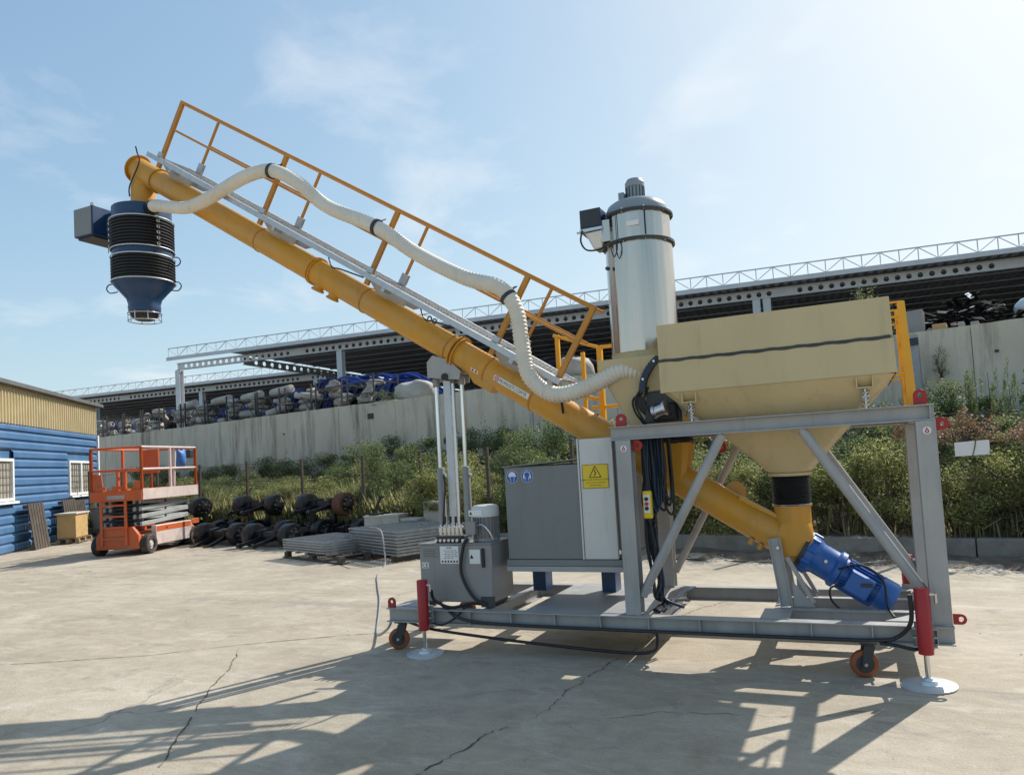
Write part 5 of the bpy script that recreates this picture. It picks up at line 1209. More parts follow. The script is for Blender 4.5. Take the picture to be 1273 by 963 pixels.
# platform
pf = MB().box(0.0, Ls, 0.05, Ws - 0.05, 1.19, 1.30).build('platform', 'orange', sl, bevel=0.006)
MB().box(-0.02, 0.0, 0.05, Ws - 0.05, 1.19, 1.42).build('toe_board', 'orange', pf)
MB().box(0.01, Ls, 0.035, 0.05, 1.20, 1.44).build('toe_board', 'liftw', pf)
MB().box(0.01, Ls, Ws - 0.05, Ws - 0.035, 1.20, 1.44).build('toe_board', 'orange', pf)
MB().box(Ls, Ls + 0.015, 0.05, Ws - 0.05, 1.20, 1.44).build('toe_board', 'orange', pf)
MB().box(-0.024, -0.020, 0.45, 0.85, 1.24, 1.32).build('maker_plate', 'liftg', pf)
for y in (0.50, 0.86): MB().box(-0.04, -0.021, y, y + 0.22, 1.44, 1.52).build('gate_box', 'orange', pf)
def railset(y, m_):
    for x in (0.03, 1.1, Ls - 0.03):
        MB().bar((x, y, 1.30), (x, y, 2.36), 0.05, 0.05, (1, 0, 0)).build('post', m_, sl)
    for z in (1.87, 2.36): MB().cyl((0.03, y, z), (Ls - 0.03, y, z), 0.026, n=8).build('rail', m_, sl)
railset(0.07, 'liftw'); railset(Ws - 0.07, 'orange')
for x, ys in ((0.03, (0.07, 0.45, 0.62, Ws - 0.07)), (Ls - 0.03, (0.07, 0.65, Ws - 0.07))):
    for y in ys: MB().bar((x, y, 1.30), (x, y, 2.36 if y in (0.07, Ws - 0.07) else 1.87), 0.05, 0.05, (1, 0, 0)).build('post', 'orange', sl)
    for z in (1.87, 2.36): MB().cyl((x, 0.07, z), (x, Ws - 0.07, z), 0.026, n=8).build('rail', 'orange', sl)
MB().prism([(0.02, 0.09, 1.30), (0.02, 0.32, 1.30), (0.02, 0.24, 1.62), (0.02, 0.09, 1.62)], (0.02, 0, 0)).build('corner_panel', 'orange', sl)
MB().prism([(0.02, Ws - 0.09, 1.30), (0.02, Ws - 0.36, 1.30), (0.02, Ws - 0.30, 1.78), (0.02, Ws - 0.09, 1.82)], (0.02, 0, 0)).build('corner_panel', 'orange', sl)
MB().box(1.25, 1.30, 0.45, 0.85, 1.78, 2.34).build('control_panel', 'orange', sl, bevel=0.01)
MB().box(1.85, 1.98, 0.0, 0.12, 2.10, 2.30).build('control_box', 'hub', sl, bevel=0.01)
MB().cyl((1.30, 0.12, 1.32), (1.42, 0.14, 2.34), 0.035, n=8).build('strut', 'liftw', sl)
place(sl, (-14.33, 11.12, 0), rad(109.0))
M['bluecloth'] = mat('blue_plastic_bag', (0.06, 0.20, 0.50), 0.5, var=0.2)

# ---- trailer axles: a square beam with a brake drum and hub at each end
def axle(label, drum='drum'):
    a = thing('trailer_axle', label, 'axle', (0, 0, 0), 'black trailer axles in the yard')
    L = 1.30
    MB().bar((-L + 0.12, 0, 0), (-0.12, 0, 0), 0.17, 0.17).build('beam', 'axle', a, bevel=0.01)
    for x, d in ((0, 1), (-L, -1)):
        dr_ = MB().lathe((x - 0.17 * d, 0, 0), (d, 0, 0), [(0, 0.0), (0, 0.20), (0.01, 0.248), (0.03, 0.258), (0.24, 0.258), (0.26, 0.248), (0.265, 0.19), (0.25, 0.12), (0.25, 0)], 30).build('brake_drum', drum if x == 0 else 'drum', a)
        MB().lathe((x + 0.075 * d, 0, 0), (d, 0, 0), [(0, 0.175), (0.03, 0.175), (0.035, 0.11), (0.10, 0.09), (0.115, 0.075), (0.12, 0.0)], 24).build('hub', 'axle', dr_)
        for k in range(8):
            an = k * math.pi / 4
            MB().cyl((x + 0.10 * d, 0.145 * math.cos(an), 0.145 * math.sin(an)), (x + 0.155 * d, 0.145 * math.cos(an), 0.145 * math.sin(an)), 0.017, n=6).build('wheel_stud', 'steel', dr_)
    for x in (-0.40, -0.90):
        MB().box(x - 0.07, x + 0.07, -0.11, 0.11, 0.086, 0.13).build('spring_pad', 'axle', a)
        MB().lathe((x + 0.11, 0.14, 0.0), (1, 0, 0), [(0, 0), (0, 0.085), (0.14, 0.085), (0.14, 0)], 16).build('brake_chamber', 'drum', a)
        MB().bar((x, -0.05, -0.04), (x - 0.10, -0.55, -0.17), 0.09, 0.07).build('trailing_arm', 'axle', a)
        MB().lathe((x - 0.145, -0.57, -0.175), (1, 0, 0), [(0, 0), (0, 0.055), (0.09, 0.055), (0.09, 0)], 12).build('arm_bush', 'axle', a)
        MB().torus((x, 0, 0), (1, 0, 0), 0.125, 0.014, 14, 5).build('u_bolt', 'drum', a)
    return a
axs = [  # u, d of the right hub, height, what sets it apart, drum
    (-13.15, 9.98, 0.26, 'black trailer axle nearest the grating stacks, right drum in front', 'drum', 0.02),
    (-13.05, 10.75, 0.26, 'black trailer axle second in the low row beside the grating', 'drum', -0.03),
    (-12.75, 11.35, 0.26, 'black trailer axle third in the low row, half hidden', 'drum', 0.03),
    (-12.45, 11.9, 0.30, 'black trailer axle farthest back in the low row by the pale boxes', 'drum', 0.0),
    (-15.20, 10.12, 0.26, 'black trailer axle with arms stretched over the yard, left of centre', 'drum', 0.05),
    (-17.2, 11.0, 0.26, 'black trailer axle low behind the scissor lift', 'drum', 0.0),
    (-12.60, 11.0, 0.84, 'black trailer axle lying on top with one rusty brown drum', 'rust', 0.0),
    (-15.15, 11.1, 0.84, 'black trailer axle on top in the middle of the heap', 'drum', 0.02),
    (-17.75, 10.75, 0.84, 'black trailer axle on top beside the scissor lift', 'drum', -0.02),
    (-15.6, 11.2, 0.26, 'black trailer axle in the low middle of the heap, mostly hidden', 'drum', 0.06),
    (-14.35, 10.75, 0.26, 'black trailer axle squeezed in the low row behind the stretched arms', 'drum', -0.05),
    (-14.0, 11.8, 0.50, 'black trailer axle leaning at the back behind the rusty drum', 'drum', 0.04),
    (-16.4, 11.9, 0.50, 'black trailer axle leaning at the back of the heap centre', 'drum', -0.04),
    (-16.6, 10.5, 0.26, 'black trailer axle low in front of the top axle beside the lift', 'drum', 0.08),
    (-11.95, 10.9, 0.27, 'black trailer axle at the right end of the heap beside the grating', 'drum', -0.04),
    (-19.0, 11.8, 0.45, 'black trailer axle at the far left back of the heap', 'drum', 0.0)]
protos = {'drum': axle(axs[0][3]), 'rust': axle(axs[6][3], 'rust')}; used = set()
for u, d, z, lab, dm_, yaw in axs:
    o = protos[dm_] if dm_ not in used else copy_tree(protos[dm_]); used.add(dm_)
    place(o, W(u, d, z), WANG + yaw, lab); o.rotation_euler = (random.uniform(-.3, .3), 0, WANG + yaw)
# wooden bearers that carry the upper axles
for i, (u, d) in enumerate(((-13.4, 11.0), (-15.9, 11.1), (-18.4, 10.75))):
    t = thing('axle_stand', ('black stand under the rusty drum axle', 'black stand under the middle top axle', 'black stand under the top axle by the scissor lift')[i], 'stand', W(u, d, 0), 'axle stands')
    MB().bar(W(u - 0.55, d, 0.735), W(u + 0.62, d, 0.735), 0.14, 0.05).build('bearer', 'axle', t)
    for du in (-0.30, 0.42):
        p = W(u + du, d, 0)
        MB().box(p.x - 0.05, p.x + 0.05, p.y - 0.05, p.y + 0.05, 0.051, 0.709).build('post', 'axle', t)
        MB().box(p.x - 0.20, p.x + 0.20, p.y - 0.20, p.y + 0.20, 0.0, 0.05).build('foot', 'axle', t)

# ---- galvanised grating panels on pallets
def pallet(o, ex, ey, L, Wd, parent, m_='wood'):
    ex, ey = V(ex).normalized(), V(ey).normalized(); o = V(o)
    for k in range(3):
        c = o + ey * (Wd * k / 2 * 0.92 + Wd * 0.04)
        for j in range(3):
            p = c + ex * (L * (j / 2) * 0.88 + L * 0.06)
            MB().bar(p - ex * 0.06, p + ex * 0.06, 0.09, 0.085).build('block', m_, parent)
        MB().bar(c - V((0, 0, 0.05)), c + ex * L - V((0, 0, 0.05)), 0.10, 0.018).build('runner', m_, parent)
    for k in range(6):
        p = o + ex * (L * (k + 0.5) / 6) + V((0, 0, 0.054)); MB().bar(p, p + ey * Wd, 0.11, 0.02).build('board', m_, parent)
def grating(parent, o, ex, ey, L, Wd, z, h=0.03, n1=26, n2=9):
    """one panel: edge frame, bearing bars, cross rods"""
    q = MB(); ex, ey = V(ex).normalized(), V(ey).normalized(); o = V((o[0], o[1], z)); up = V((0, 0, 1))
    for k in range(n1 + 1):
        a = o + ex * (L * k / n1); q.bar(a, a + ey * Wd, 0.010 if 0 < k < n1 else 0.018, h)
    for k in range(n2 + 1):
        b_ = o + ey * (Wd * k / n2); q.bar(b_ + up * 0.004, b_ + ex * L + up * 0.004, 0.008 if 0 < k < n2 else 0.016, h * 0.7)
    return q.build('grating_panel', 'grate', parent, smooth=None)
near = V((-7.12, 10.14, 0)); e1 = V((-1.632, 0.806, 0)).normalized(); e2 = V((0.44, 0.90, 0)).normalized()
g1 = thing('grating_stack', 'tall stack of galvanised floor grating panels next to the hydraulic unit', 'grating', near, 'grating stacks')
# set on bearers
for k in range(3):
    p = near + e1 * (0.15 + 0.72 * k); MB().bar(p + V((0, 0, 0.05)), p + e2 * 1.5 + V((0, 0, 0.05)), 0.09, 0.10).build('bearer', 'dwood', g1)
r = random.Random(5)
for k in range(8):
    jx, jy = r.uniform(-.012, .012), r.uniform(-.012, .012)
    grating(g1, near + e1 * (jx) + e2 * jy, e1 + e2 * r.uniform(-.004, .004), e2, 1.78, 1.5, 0.120 + 0.054 * k, 0.036, 16, 6)
n2_ = V((-8.55, 10.10, 0)); f1 = V((-0.93, 0.36, 0)).normalized(); f2 = V((0.36, 0.93, 0)).normalized()
g2 = thing('grating_stack', 'low slanting stack of galvanised grating panels on a wooden pallet', 'grating', n2_, 'grating stacks')
pallet(n2_ + V((0, 0, 0.07)) + f1 * (-0.55), f1, f2, 2.2, 1.1, g2, 'dwood')
for k in range(5):
    grating(g2, n2_ + f1 * (0.05 + 0.006 * k), f1, f2, 1.55, 1.1, 0.155 + 0.046 * k, 0.030, 15, 5)
# pale boxes behind the stacks
M['pale'] = mat('pale_board', (0.55, 0.50, 0.43), 0.8, var=0.1, dirt=0.3, dirt_col=(0.4, 0.34, 0.27))
for (x0, x1, y, z1, lab, dk) in ((-9.55, -9.10, 12.5, 0.60, 'pale open carton by the axle heap', 'pale'), (-9.02, -8.62, 12.4, 0.62, 'pale upright panel box behind the tall grating stack', 'pale'), (-8.42, -8.05, 12.2, 0.55, 'small pale box right behind the tall grating stack', 'pale'), (-8.05, -7.55, 12.45, 0.86, 'grey white box in the bushes behind the grating stack', 'pale')):
    q = MB().box(x0, x1, y, y + 0.35, 0.0, z1); q.box(x0 - 0.012, x1 + 0.012, y - 0.012, y + 0.362, z1 - 0.04, z1 + 0.006)
    tag(q.build('box', dk, bevel=0.006), lab, 'box', 'boxes by the bank')
q = MB().bar((-9.35, 12.6, 0.66), (-9.22, 12.65, 0.98), 0.10, 0.04); q.bar((-9.22, 12.65, 0.98), (-9.14, 12.65, 0.98), 0.06, 0.05); q.box(-9.46, -9.22, 12.54, 12.75, 0.607, 0.66)
tag(q.build('tool_box', 'axle', bevel=0.004), 'small black bracket standing on the pale carton', 'bracket')

# ---- by the workshop wall
def leaning_pallet(k, o0, lab, h=1.15, w_=1.0):
    t = thing('pallet', lab, 'pallet', B(k, o0, 0), 'pallets leaning on the workshop')
    lean = 0.16
    def Q(a, o, z): return B(k + a, o0 + o - lean * z / h, z)
    for i in range(6):
        a0, a1 = w_ * i / 6 + 0.01, w_ * (i + 1) / 6 - 0.02
        MB().hexa([Q(a0, 0.10, 0.0), Q(a1, 0.10, 0.0), Q(a1, 0.122, 0.0), Q(a0, 0.122, 0.0)], [Q(a0, 0.10, h), Q(a1, 0.10, h), Q(a1, 0.122, h), Q(a0, 0.122, h)]).build('board', 'dwood', t)
    for z in (0.04, h / 2 - .05, h - 0.14):
        MB().hexa([Q(0, 0.0, z), Q(w_, 0.0, z), Q(w_, 0.098, z), Q(0, 0.098, z)], [Q(0, 0.0, z + 0.10), Q(w_, 0.0, z + 0.10), Q(w_, 0.098, z + 0.10), Q(0, 0.098, z + 0.10)]).build('bearer', 'dwood', t)
leaning_pallet(2.15, 0.32, 'dark wooden pallet leaning under the workshop window, right one', 1.15, 0.85)
leaning_pallet(3.05, 0.34, 'dark boards leaning on the workshop behind the tan crate', 1.2, 1.0)
leaning_pallet(5.4, 0.34, 'dark wooden pallet leaning left of the tan crate', 1.2)
cr_ = thing('crate', 'tan cardboard crate on a small pallet beside the workshop', 'crate', B(4.5, 0.7, 0))
pallet(B(5.15, 0.52, 0.09), -bf, bn, 1.1, 0.5, cr_)
MB().hexa([B(4.12, 0.50, 0.16), B(5.08, 0.50, 0.16), B(5.08, 0.96, 0.16), B(4.12, 0.96, 0.16)], [B(4.12, 0.50, 0.80), B(5.08, 0.50, 0.80), B(5.08, 0.96, 0.80), B(4.12, 0.96, 0.80)]).build('carton', 'card', cr_, bevel=0.01)
MB().hexa([B(4.06, 0.46, 0.80), B(5.14, 0.46, 0.80), B(5.14, 1.0, 0.80), B(4.06, 1.0, 0.80)], [B(4.06, 0.46, 0.845), B(5.14, 0.46, 0.845), B(5.14, 1.0, 0.845), B(4.06, 1.0, 0.845)]).build('carton_lid', 'pale', cr_, bevel=0.006)
tb_ = thing('plastic_tub', 'pale grey plastic tub beside the workshop corner behind the scissor lift', 'tub', W(-23.5, 11.3, 0))
p = W(-23.5, 11.3, 0); MB().hexa([(p.x - .34, p.y - .34, 0.12), (p.x + .34, p.y - .34, 0.12), (p.x + .34, p.y + .34, 0.12), (p.x - .34, p.y + .34, 0.12)], [(p.x - .4, p.y - .4, 0.85), (p.x + .4, p.y - .4, 0.85), (p.x + .4, p.y + .4, 0.85), (p.x - .4, p.y + .4, 0.85)]).build('tub_body', 'liftg', tb_, bevel=0.02)
MB().box(p.x - .42, p.x + .42, p.y - .42, p.y + .42, 0.85, 0.90).build('rim', 'liftg', tb_, bevel=0.01)
MB().box(p.x - .36, p.x + .36, p.y - .36, p.y + .36, 0.0, 0.118).build('foot', 'dwood', tb_)
def lumpy(o, rx, ry, rz, seed, n=14, m_=10, amp=0.12):
    r = random.Random(seed); q = MB(); vs = []; fs = []; n, m_ = int(n * 1.6), int(m_ * 1.5)
    ph = [(r.uniform(0, 6), r.choice((1, 2, 2, 3, 4)), r.uniform(1, 4)) for _ in range(4)]
    ph2 = [(r.uniform(0, 6), r.choice((5, 6, 7, 9)), r.uniform(3, 9)) for _ in range(3)]
    for j in range(m_ + 1):
        t = math.pi * j / m_
        for i in range(n):
            a = 2 * math.pi * i / n
            k = 1 + amp * sum(math.sin(p[0] + p[1] * a + p[2] * t) for p in ph) / 2 + amp * 0.45 * sum(abs(math.sin(p[0] + p[1] * a / 2 + p[2] * t)) - 0.6 for p in ph2) / 2 + r.uniform(-.018, .018)
            sx = abs(math.sin(t)) ** 0.6 if j not in (0, m_) else 0.0
            vs.append((o[0] + rx * k * sx * math.cos(a), o[1] + ry * k * sx * math.sin(a), o[2] - rz * math.copysign(abs(math.cos(t)) ** 0.7, math.cos(t)) * (1 + 0.8 * (k - 1))))
    for j in range(m_):
        for i in range(n): fs.append((j * n + i, j * n + (i + 1) % n, (j + 1) * n + (i + 1) % n, (j + 1) * n + i))
    return q.add(vs, fs)
tag(lumpy((p.x, p.y, 1.08), 0.36, 0.34, 0.20, 3).build('plastic_bag', 'bluecloth', smooth=80), 'crumpled blue plastic bag on the pale grey tub', 'bag')
tag(lumpy((-15.55, 13.12, 2.12), 0.08, 0.14, 0.22, 4).build('cloth', 'bluecloth', smooth=80), 'small blue cloth hanging on the far rail of the scissor lift', 'cloth')

# ---- pale cable running from the grating stacks to the frame
q = MB().pipe(smooth_path([(-7.95, 10.55, 0.56), (-7.55, 10.25, 0.56), (-7.32, 10.04, 0.50), (-7.20, 9.92, 0.20), (-7.12, 9.80, 0.02), (-6.60, 8.9, 0.013), (-6.05, 8.15, 0.013), (-5.4, 7.3, 0.013), (-4.9, 6.6, 0.013), (-4.3, 5.75, 0.02), (-4.0, 5.5, 0.14), (-3.88, 5.40, 0.24)], 10), 0.012, 6)
tag(q.build('ground_cable', 'pcable'), 'pale grey cable running over the yard to the left end of the skid frame', 'cable')
# pebbles and litter on the yard
M['peb'] = mat('pale_litter', (0.5, 0.46, 0.40), 0.9, var=0.3)
lit = MB(); r = random.Random(21)
for k in range(420):
    d = 10.0 + abs(r.gauss(0, 0.45)) if k < 300 else r.uniform(4, 10); u = r.uniform(-14, 4); s_ = r.uniform(0.006, 0.028) if k < 300 else r.uniform(0.003, 0.010)
    p = W(u, d, s_ * 0.4)
    lit.lathe(p - V((0, 0, s_ * .5)), (r.uniform(-.5, .5), r.uniform(-.5, .5), 1), [(0, 0.3 * s_), (s_ * .4, s_), (s_ * .9, s_ * .5)], 5)
o = lit.build('gravel_bits', 'peb', kind='stuff'); tag(o, 'loose gravel and crumbs scattered along the edge of the yard', 'gravel')

# ================================================================== ON THE TERRACE
M['sack'] = mat('white_woven_sack', (0.46, 0.43, 0.38), 0.85, var=0.2, scale=5, dirt=0.75, dirt_col=(0.20, 0.165, 0.13), dscale=2.5, bump=0.5, bscale=12)
M['pipeb'] = mat('blue_plastic_pipe', (0.018, 0.055, 0.28), 0.4, var=0.15)
M['piped'] = mat('black_plastic_pipe', (0.010, 0.011, 0.014), 0.35, var=0.2)
M['cagem'] = mat('rusty_cage_steel', (0.065, 0.055, 0.05), 0.8, var=0.3)
# steel storage cages along the wall edge
cages = []
cg0 = thing('storage_cage', 'rusty steel storage cage holding pale sacks on the terrace edge', 'cage', (0, 0, 0), 'storage cages along the terrace edge')
q = MB(); w_, d_, h_ = 1.43, 1.10, 0.90
for x in (0, w_):
    for y in (0, d_): MB().box(x - .025, x + .025, y - .025, y + .025, 0, h_ + 0.25).build('post', 'cagem', cg0)
for z in (0.10, 0.50, h_):
    for y in (0, d_): MB().box(0.026, w_ - .026, y - .015, y + .015, z - .015, z + .015).build('bar', 'cagem', cg0)
    for x in (0, w_): MB().box(x - .015, x + .015, 0.026, d_ - .026, z - .015, z + .015).build('bar', 'cagem', cg0)
MB().bar((0.03, -0.004, 0.12), (0.68, -0.004, 0.86), 0.025, 0.025).build('diagonal', 'cagem', cg0)
MB().bar((1.40, -0.004, 0.12), (0.75, -0.004, 0.86), 0.025, 0.025).build('diagonal', 'cagem', cg0)
rc = random.Random(9); first = True; sn = 0
desc = ('leftmost, beside the workshop roof', 'second from the workshop roof', 'third from the workshop roof', 'fourth from the workshop roof', 'behind the scissor lift', 'sixth from the left', 'seventh from the left', 'eighth from the left', 'fourth from the right', 'third from the right', 'second from the right', 'rightmost, beside the blue pipes')
for i in range(12):
    u = -38.5 + i * 1.69 + rc.uniform(-.06, .06); d = 17.6 + rc.uniform(-.05, .10)
    o = cg0 if first else copy_tree(cg0); first = False
    place(o, W(u, d, 3.70), WANG + rc.uniform(-.06, .06), 'rusty storage cage on the terrace edge, ' + desc[i])
    for k in range(rc.choice((4, 5, 5))):
        c = W(u + 0.72 + rc.uniform(-.35, .35), d + 0.50 + rc.uniform(-.28, .18), 3.70 + 0.15 + 0.20 * k)
        horizontal = k == 0 or rc.random() < 0.6
        if rc.random() < 0.45:
            L_ = rc.uniform(0.7, 1.15); R_ = rc.uniform(0.10, 0.155)
            q = MB().lathe((-L_ / 2, 0, 0), (1, rc.uniform(-.08, .08), rc.uniform(-.1, .1)), [(0.05, 0.0), (0.03, R_ * .45), (0, R_ * .6), (0, R_ * .92), (0.02, R_), (L_ * .35, R_ * 1.05), (L_ * .7, R_ * .95), (L_ - .02, R_), (L_, R_ * .9), (L_, R_ * .6), (L_ - .03, R_ * .45), (L_ - .05, 0)], 16)
            s_ = q.build('fabric_roll', 'sack', smooth=50)
        else: s_ = lumpy((0, 0, 0), rc.uniform(.26, .42), rc.uniform(.22, .32), rc.uniform(.10, .16), sn, 16, 10, 0.16).build('sack', 'sack', smooth=70)
        s_.location = c; s_.rotation_euler = (rc.uniform(-.2, .2), rc.uniform(-.25, .25), WANG + rc.uniform(-.7, .7))
        tag(s_, ('dirty white sack' if s_.name.startswith('sack') else 'pale fabric roll') + ' in the storage cage ' + desc[i] + (', lowest of the pile', ', second from below', ', third from below', ', fourth from below', ', topmost')[k], 'sack' if s_.name.startswith('sack') else 'roll', 'sacks and rolls on the terrace'); sn += 1
# rolled pale tubes lying on top of the cages
for i, (u, z) in enumerate(((-30.5, 4.80), (-28.0, 4.78), (-25.9, 4.75), (-24.0, 4.78))):
    a, b_ = W(u - 0.68, 18.1, z), W(u + 0.62, 18.0, z + 0.06)
    t = (b_ - a).normalized(); L = (b_ - a).length
    q = MB().lathe(a, t, [(0, 0.03), (0, 0.13), (0.01, 0.16), (L * .3, 0.168), (L * .6, 0.155), (L - .01, 0.16), (L, 0.13), (L, 0.03)], 18)
    tag(q.build('fabric_roll', 'sack'), 'pale roll of sheeting on the cages, ' + ('farthest left', 'second from left', 'third from left', 'nearest the blue pipes')[i], 'roll', 'rolls on the cages')
# arched bundles of flexible pipe
def bundle(u, d, zc, span, height, n, lab, m_, lean, seed):
    r = random.Random(seed); t = thing('pipe_bundle', lab, 'pipes', W(u, d, 3.70), 'bundles of flexible pipe')
    n = int(n * 2.4)
    for k in range(n):
        pts = []; hk = height * r.uniform(0.42, 0.72); off = (k - n / 2) * 0.058; row = (k % 3) * 0.20
        for i in range(9):
            a = i / 8                      # rises steeply on the left, lies over and runs down to the right
            f = math.sin(math.pi * min(1.0, a * 1.02) ** 0.62) if a < 1 else 0.0
            pts.append(W(u + (a - 0.42) * span * 0.85 + off, d + row + 0.68 * a + r.uniform(-.03, .03), zc - 0.1 + hk * f + r.uniform(-.015, .015)))
        pts = [V((p.x, p.y, max(p.z, 3.76))) for p in pts]
        MB().pipe(smooth_path(pts, 4), 0.043, 7).build('pipe', m_ if r.random() < 0.85 else ('piped' if m_ == 'pipeb' else 'pipeb'), t)
bundle(-38.72, 18.93, 3.96, 3.23, 1.19, 9, 'blue pipe bundle beside the workshop roof', 'pipeb', 1, 1)
bundle(-33.76, 19.30, 4.08, 3.97, 1.59, 10, 'black arched pipe bundle above the scissor lift', 'piped', 1, 2)
bundle(-29.78, 19.67, 3.96, 2.73, 1.43, 8, 'small blue pipe bundle right of the black pipes', 'pipeb', 1, 3)
bundle(-25.56, 19.67, 4.08, 2.98, 1.66, 8, 'dark blue arched pipe bundle by the shed column', 'pipeb', 1, 4)
bundle(-22.83, 19.30, 4.08, 2.73, 1.82, 9, 'black pipe bundle left of the large blue pipes', 'piped', 1, 5)
bundle(-20.85, 18.80, 3.96, 3.72, 1.82, 11, 'large blue arched pipe bundle behind the right end of the cages', 'pipeb', 1, 6)
bundle(-18.86, 18.93, 3.90, 3.23, 1.82, 11, 'large blue pipe bundle beside the big white sack', 'pipeb', 1, 7)
bundle(-11.91, 18.68, 3.83, 4.47, 1.43, 12, 'dark pipe bundle behind the lower end of the walkway', 'piped', 1, 8)
o = lumpy((0, 0, 0), 0.70, 0.55, 0.38, 77, 20, 14, 0.14).build('big_sack', 'sack', smooth=70); o.location = W(-17.06, 18.2, 4.08); tag(o, 'big white woven sack on the wall edge right of the blue pipes', 'sack')
o = lumpy((0, 0, 0), 0.52, 0.5, 0.37, 78, 18, 12, 0.12).build('big_sack', 'sack', smooth=70); o.location = W(-10.6, 18.0, 4.07); tag(o, 'white sack on the wall edge behind the lower end of the walkway', 'sack')
# right of the hopper
sp_ = thing('scrap_heap', 'heap of black scrap strips with pale edges on the terrace right of the ladder', 'scrap', W(-0.75, 18.9, 3.7))
r = random.Random(31)
M['scrapb'] = mat('matt_black_scrap', (0.012, 0.012, 0.013), 0.95, var=0.3, spec=0.1)
for k in range(120):
    u = r.gauss(-0.77, 0.52); d = 18.7 + r.uniform(-.35, .6); h = 3.76 + max(0.06, 1.0 - 0.65 * abs(u + 0.77)) * r.random()
    a = r.uniform(0, 6.28); e = V((math.cos(a), math.sin(a), r.uniform(-.5, .5))) * r.uniform(0.12, 0.32)
    MB().bar(W(u, d, h) - e, W(u, d, h) + e, r.uniform(0.04, 0.12), 0.012, (r.uniform(-.4, .4), r.uniform(-.4, .4), 1)).build('strip', 'white' if r.random() < 0.08 else 'scrapb', sp_)
tnk = thing('grey_tank', 'smooth grey rounded tank at the right edge on the terrace', 'tank', W(1.25, 19.3, 3.7))
MB().lathe(W(0.06, 19.1, 4.23), W(2.73, 19.6, 5.0) - W(0.06, 19.1, 4.23), [(0, 0.0), (0.025, 0.075), (0.085, 0.135), (0.22, 0.20), (1.75, 0.26), (2.5, 0.26), (2.6, 0.12), (2.63, 0)], 28).build('shell', 'zinc', tnk, 60)
for u, zt in ((0.62, 4.28), (2.1, 4.62)): MB().hexa([W(u - .07, 19.0, 3.7), W(u + .07, 19.0, 3.7), W(u + .07, 19.6, 3.7), W(u - .07, 19.6, 3.7)], [W(u - .07, 19.05, zt), W(u + .07, 19.05, zt), W(u + .07, 19.5, zt), W(u - .07, 19.5, zt)]).build('cradle', 'cagem', tnk)
for i, (u, w_, h, m_, lab) in enumerate(((-1.76, 0.32, 0.57, 'tankg', 'grey metal case on the wall edge right of the ladder'), (-1.30, 0.27, 0.21, 'card', 'small tan box on the wall edge below the scrap'), (-0.89, 0.12, 0.19, 'sack', 'small pale block on the wall edge, left one'), (-0.645, 0.15, 0.16, 'sack', 'small pale block on the wall edge, right one'))):
    p0, p1 = W(u - w_ / 2, 17.7), W(u + w_ / 2, 17.7); p2, p3 = W(u + w_ / 2, 18.15), W(u - w_ / 2, 18.15)
    q = MB().hexa([V((p.x, p.y, 3.702)) for p in (p0, p1, p2, p3)], [V((p.x, p.y, 3.78 + h)) for p in (p0, p1, p2, p3)])
    tag(q.build('box', m_, bevel=0.01), lab, 'box', 'boxes on the wall edge')
ps = thing('steel_post', 'grey steel post in front of the concrete wall right of the ladder', 'post', W(-1.69, 16.6, 0.9))
MB().ibeam(W(-1.71, 16.65, 0.9), W(-1.71, 16.65, 3.68), 0.185, 0.15, 0.012, 0.012, up=W(0, 1)).build('shaft', 'liftg', ps, smooth=None)
MB().hexa([W(-1.86, 16.55, 3.46), W(-1.61, 16.55, 3.46), W(-1.61, 16.557, 3.46), W(-1.86, 16.557, 3.46)], [W(-1.86, 16.55, 3.61), W(-1.61, 16.55, 3.61), W(-1.61, 16.557, 3.61), W(-1.86, 16.557, 3.61)]).build('cap_plate', 'hub', ps)
sgn = thing('white_board', 'blank white board hung in the bushes at the right edge', 'board', W(-0.56, 11.15, 1.3))
MB().hexa([W(-0.76, 11.10, 1.30), W(-0.36, 11.10, 1.31), W(-0.36, 11.115, 1.31), W(-0.76, 11.115, 1.30)], [W(-0.76, 11.10, 1.485), W(-0.36, 11.10, 1.50), W(-0.36, 11.115, 1.50), W(-0.76, 11.115, 1.485)]).build('panel', 'white', sgn, bevel=0.003)
MB().pipe([W(-0.56, 11.095, 1.30), W(-0.53, 11.095, 1.40), W(-0.51, 11.09, 1.50)], 0.006, 5).build('twig', 'dwood', sgn)

# ================================================================== VEGETATION
M['leafy'] = leaf_mat('olive_leaves', [(0.07, 0.085, 0.03), (0.20, 0.20, 0.075), (0.12, 0.15, 0.045), (0.30, 0.30, 0.12), (0.09, 0.12, 0.04), (0.42, 0.39, 0.21), (0.20, 0.23, 0.07)], 0.5)
M['leafg'] = leaf_mat('dark_green_leaves', [(0.05, 0.085, 0.035), (0.09, 0.135, 0.05), (0.15, 0.19, 0.07), (0.065, 0.10, 0.05), (0.22, 0.22, 0.10), (0.10, 0.13, 0.06)], 0.45)
M['leafr'] = leaf_mat('reddish_leaves', [(0.17, 0.09, 0.06), (0.26, 0.15, 0.10), (0.15, 0.13, 0.07), (0.30, 0.19, 0.14), (0.12, 0.12, 0.06)], 0.4)
M['straw'] = leaf_mat('dry_grass', [(0.34, 0.31, 0.16), (0.44, 0.40, 0.24), (0.20, 0.23, 0.09), (0.14, 0.18, 0.06), (0.36, 0.34, 0.19)], 0.45)
M['stem'] = mat('shrub_stem', (0.10, 0.075, 0.05), 0.9, var=0.3)
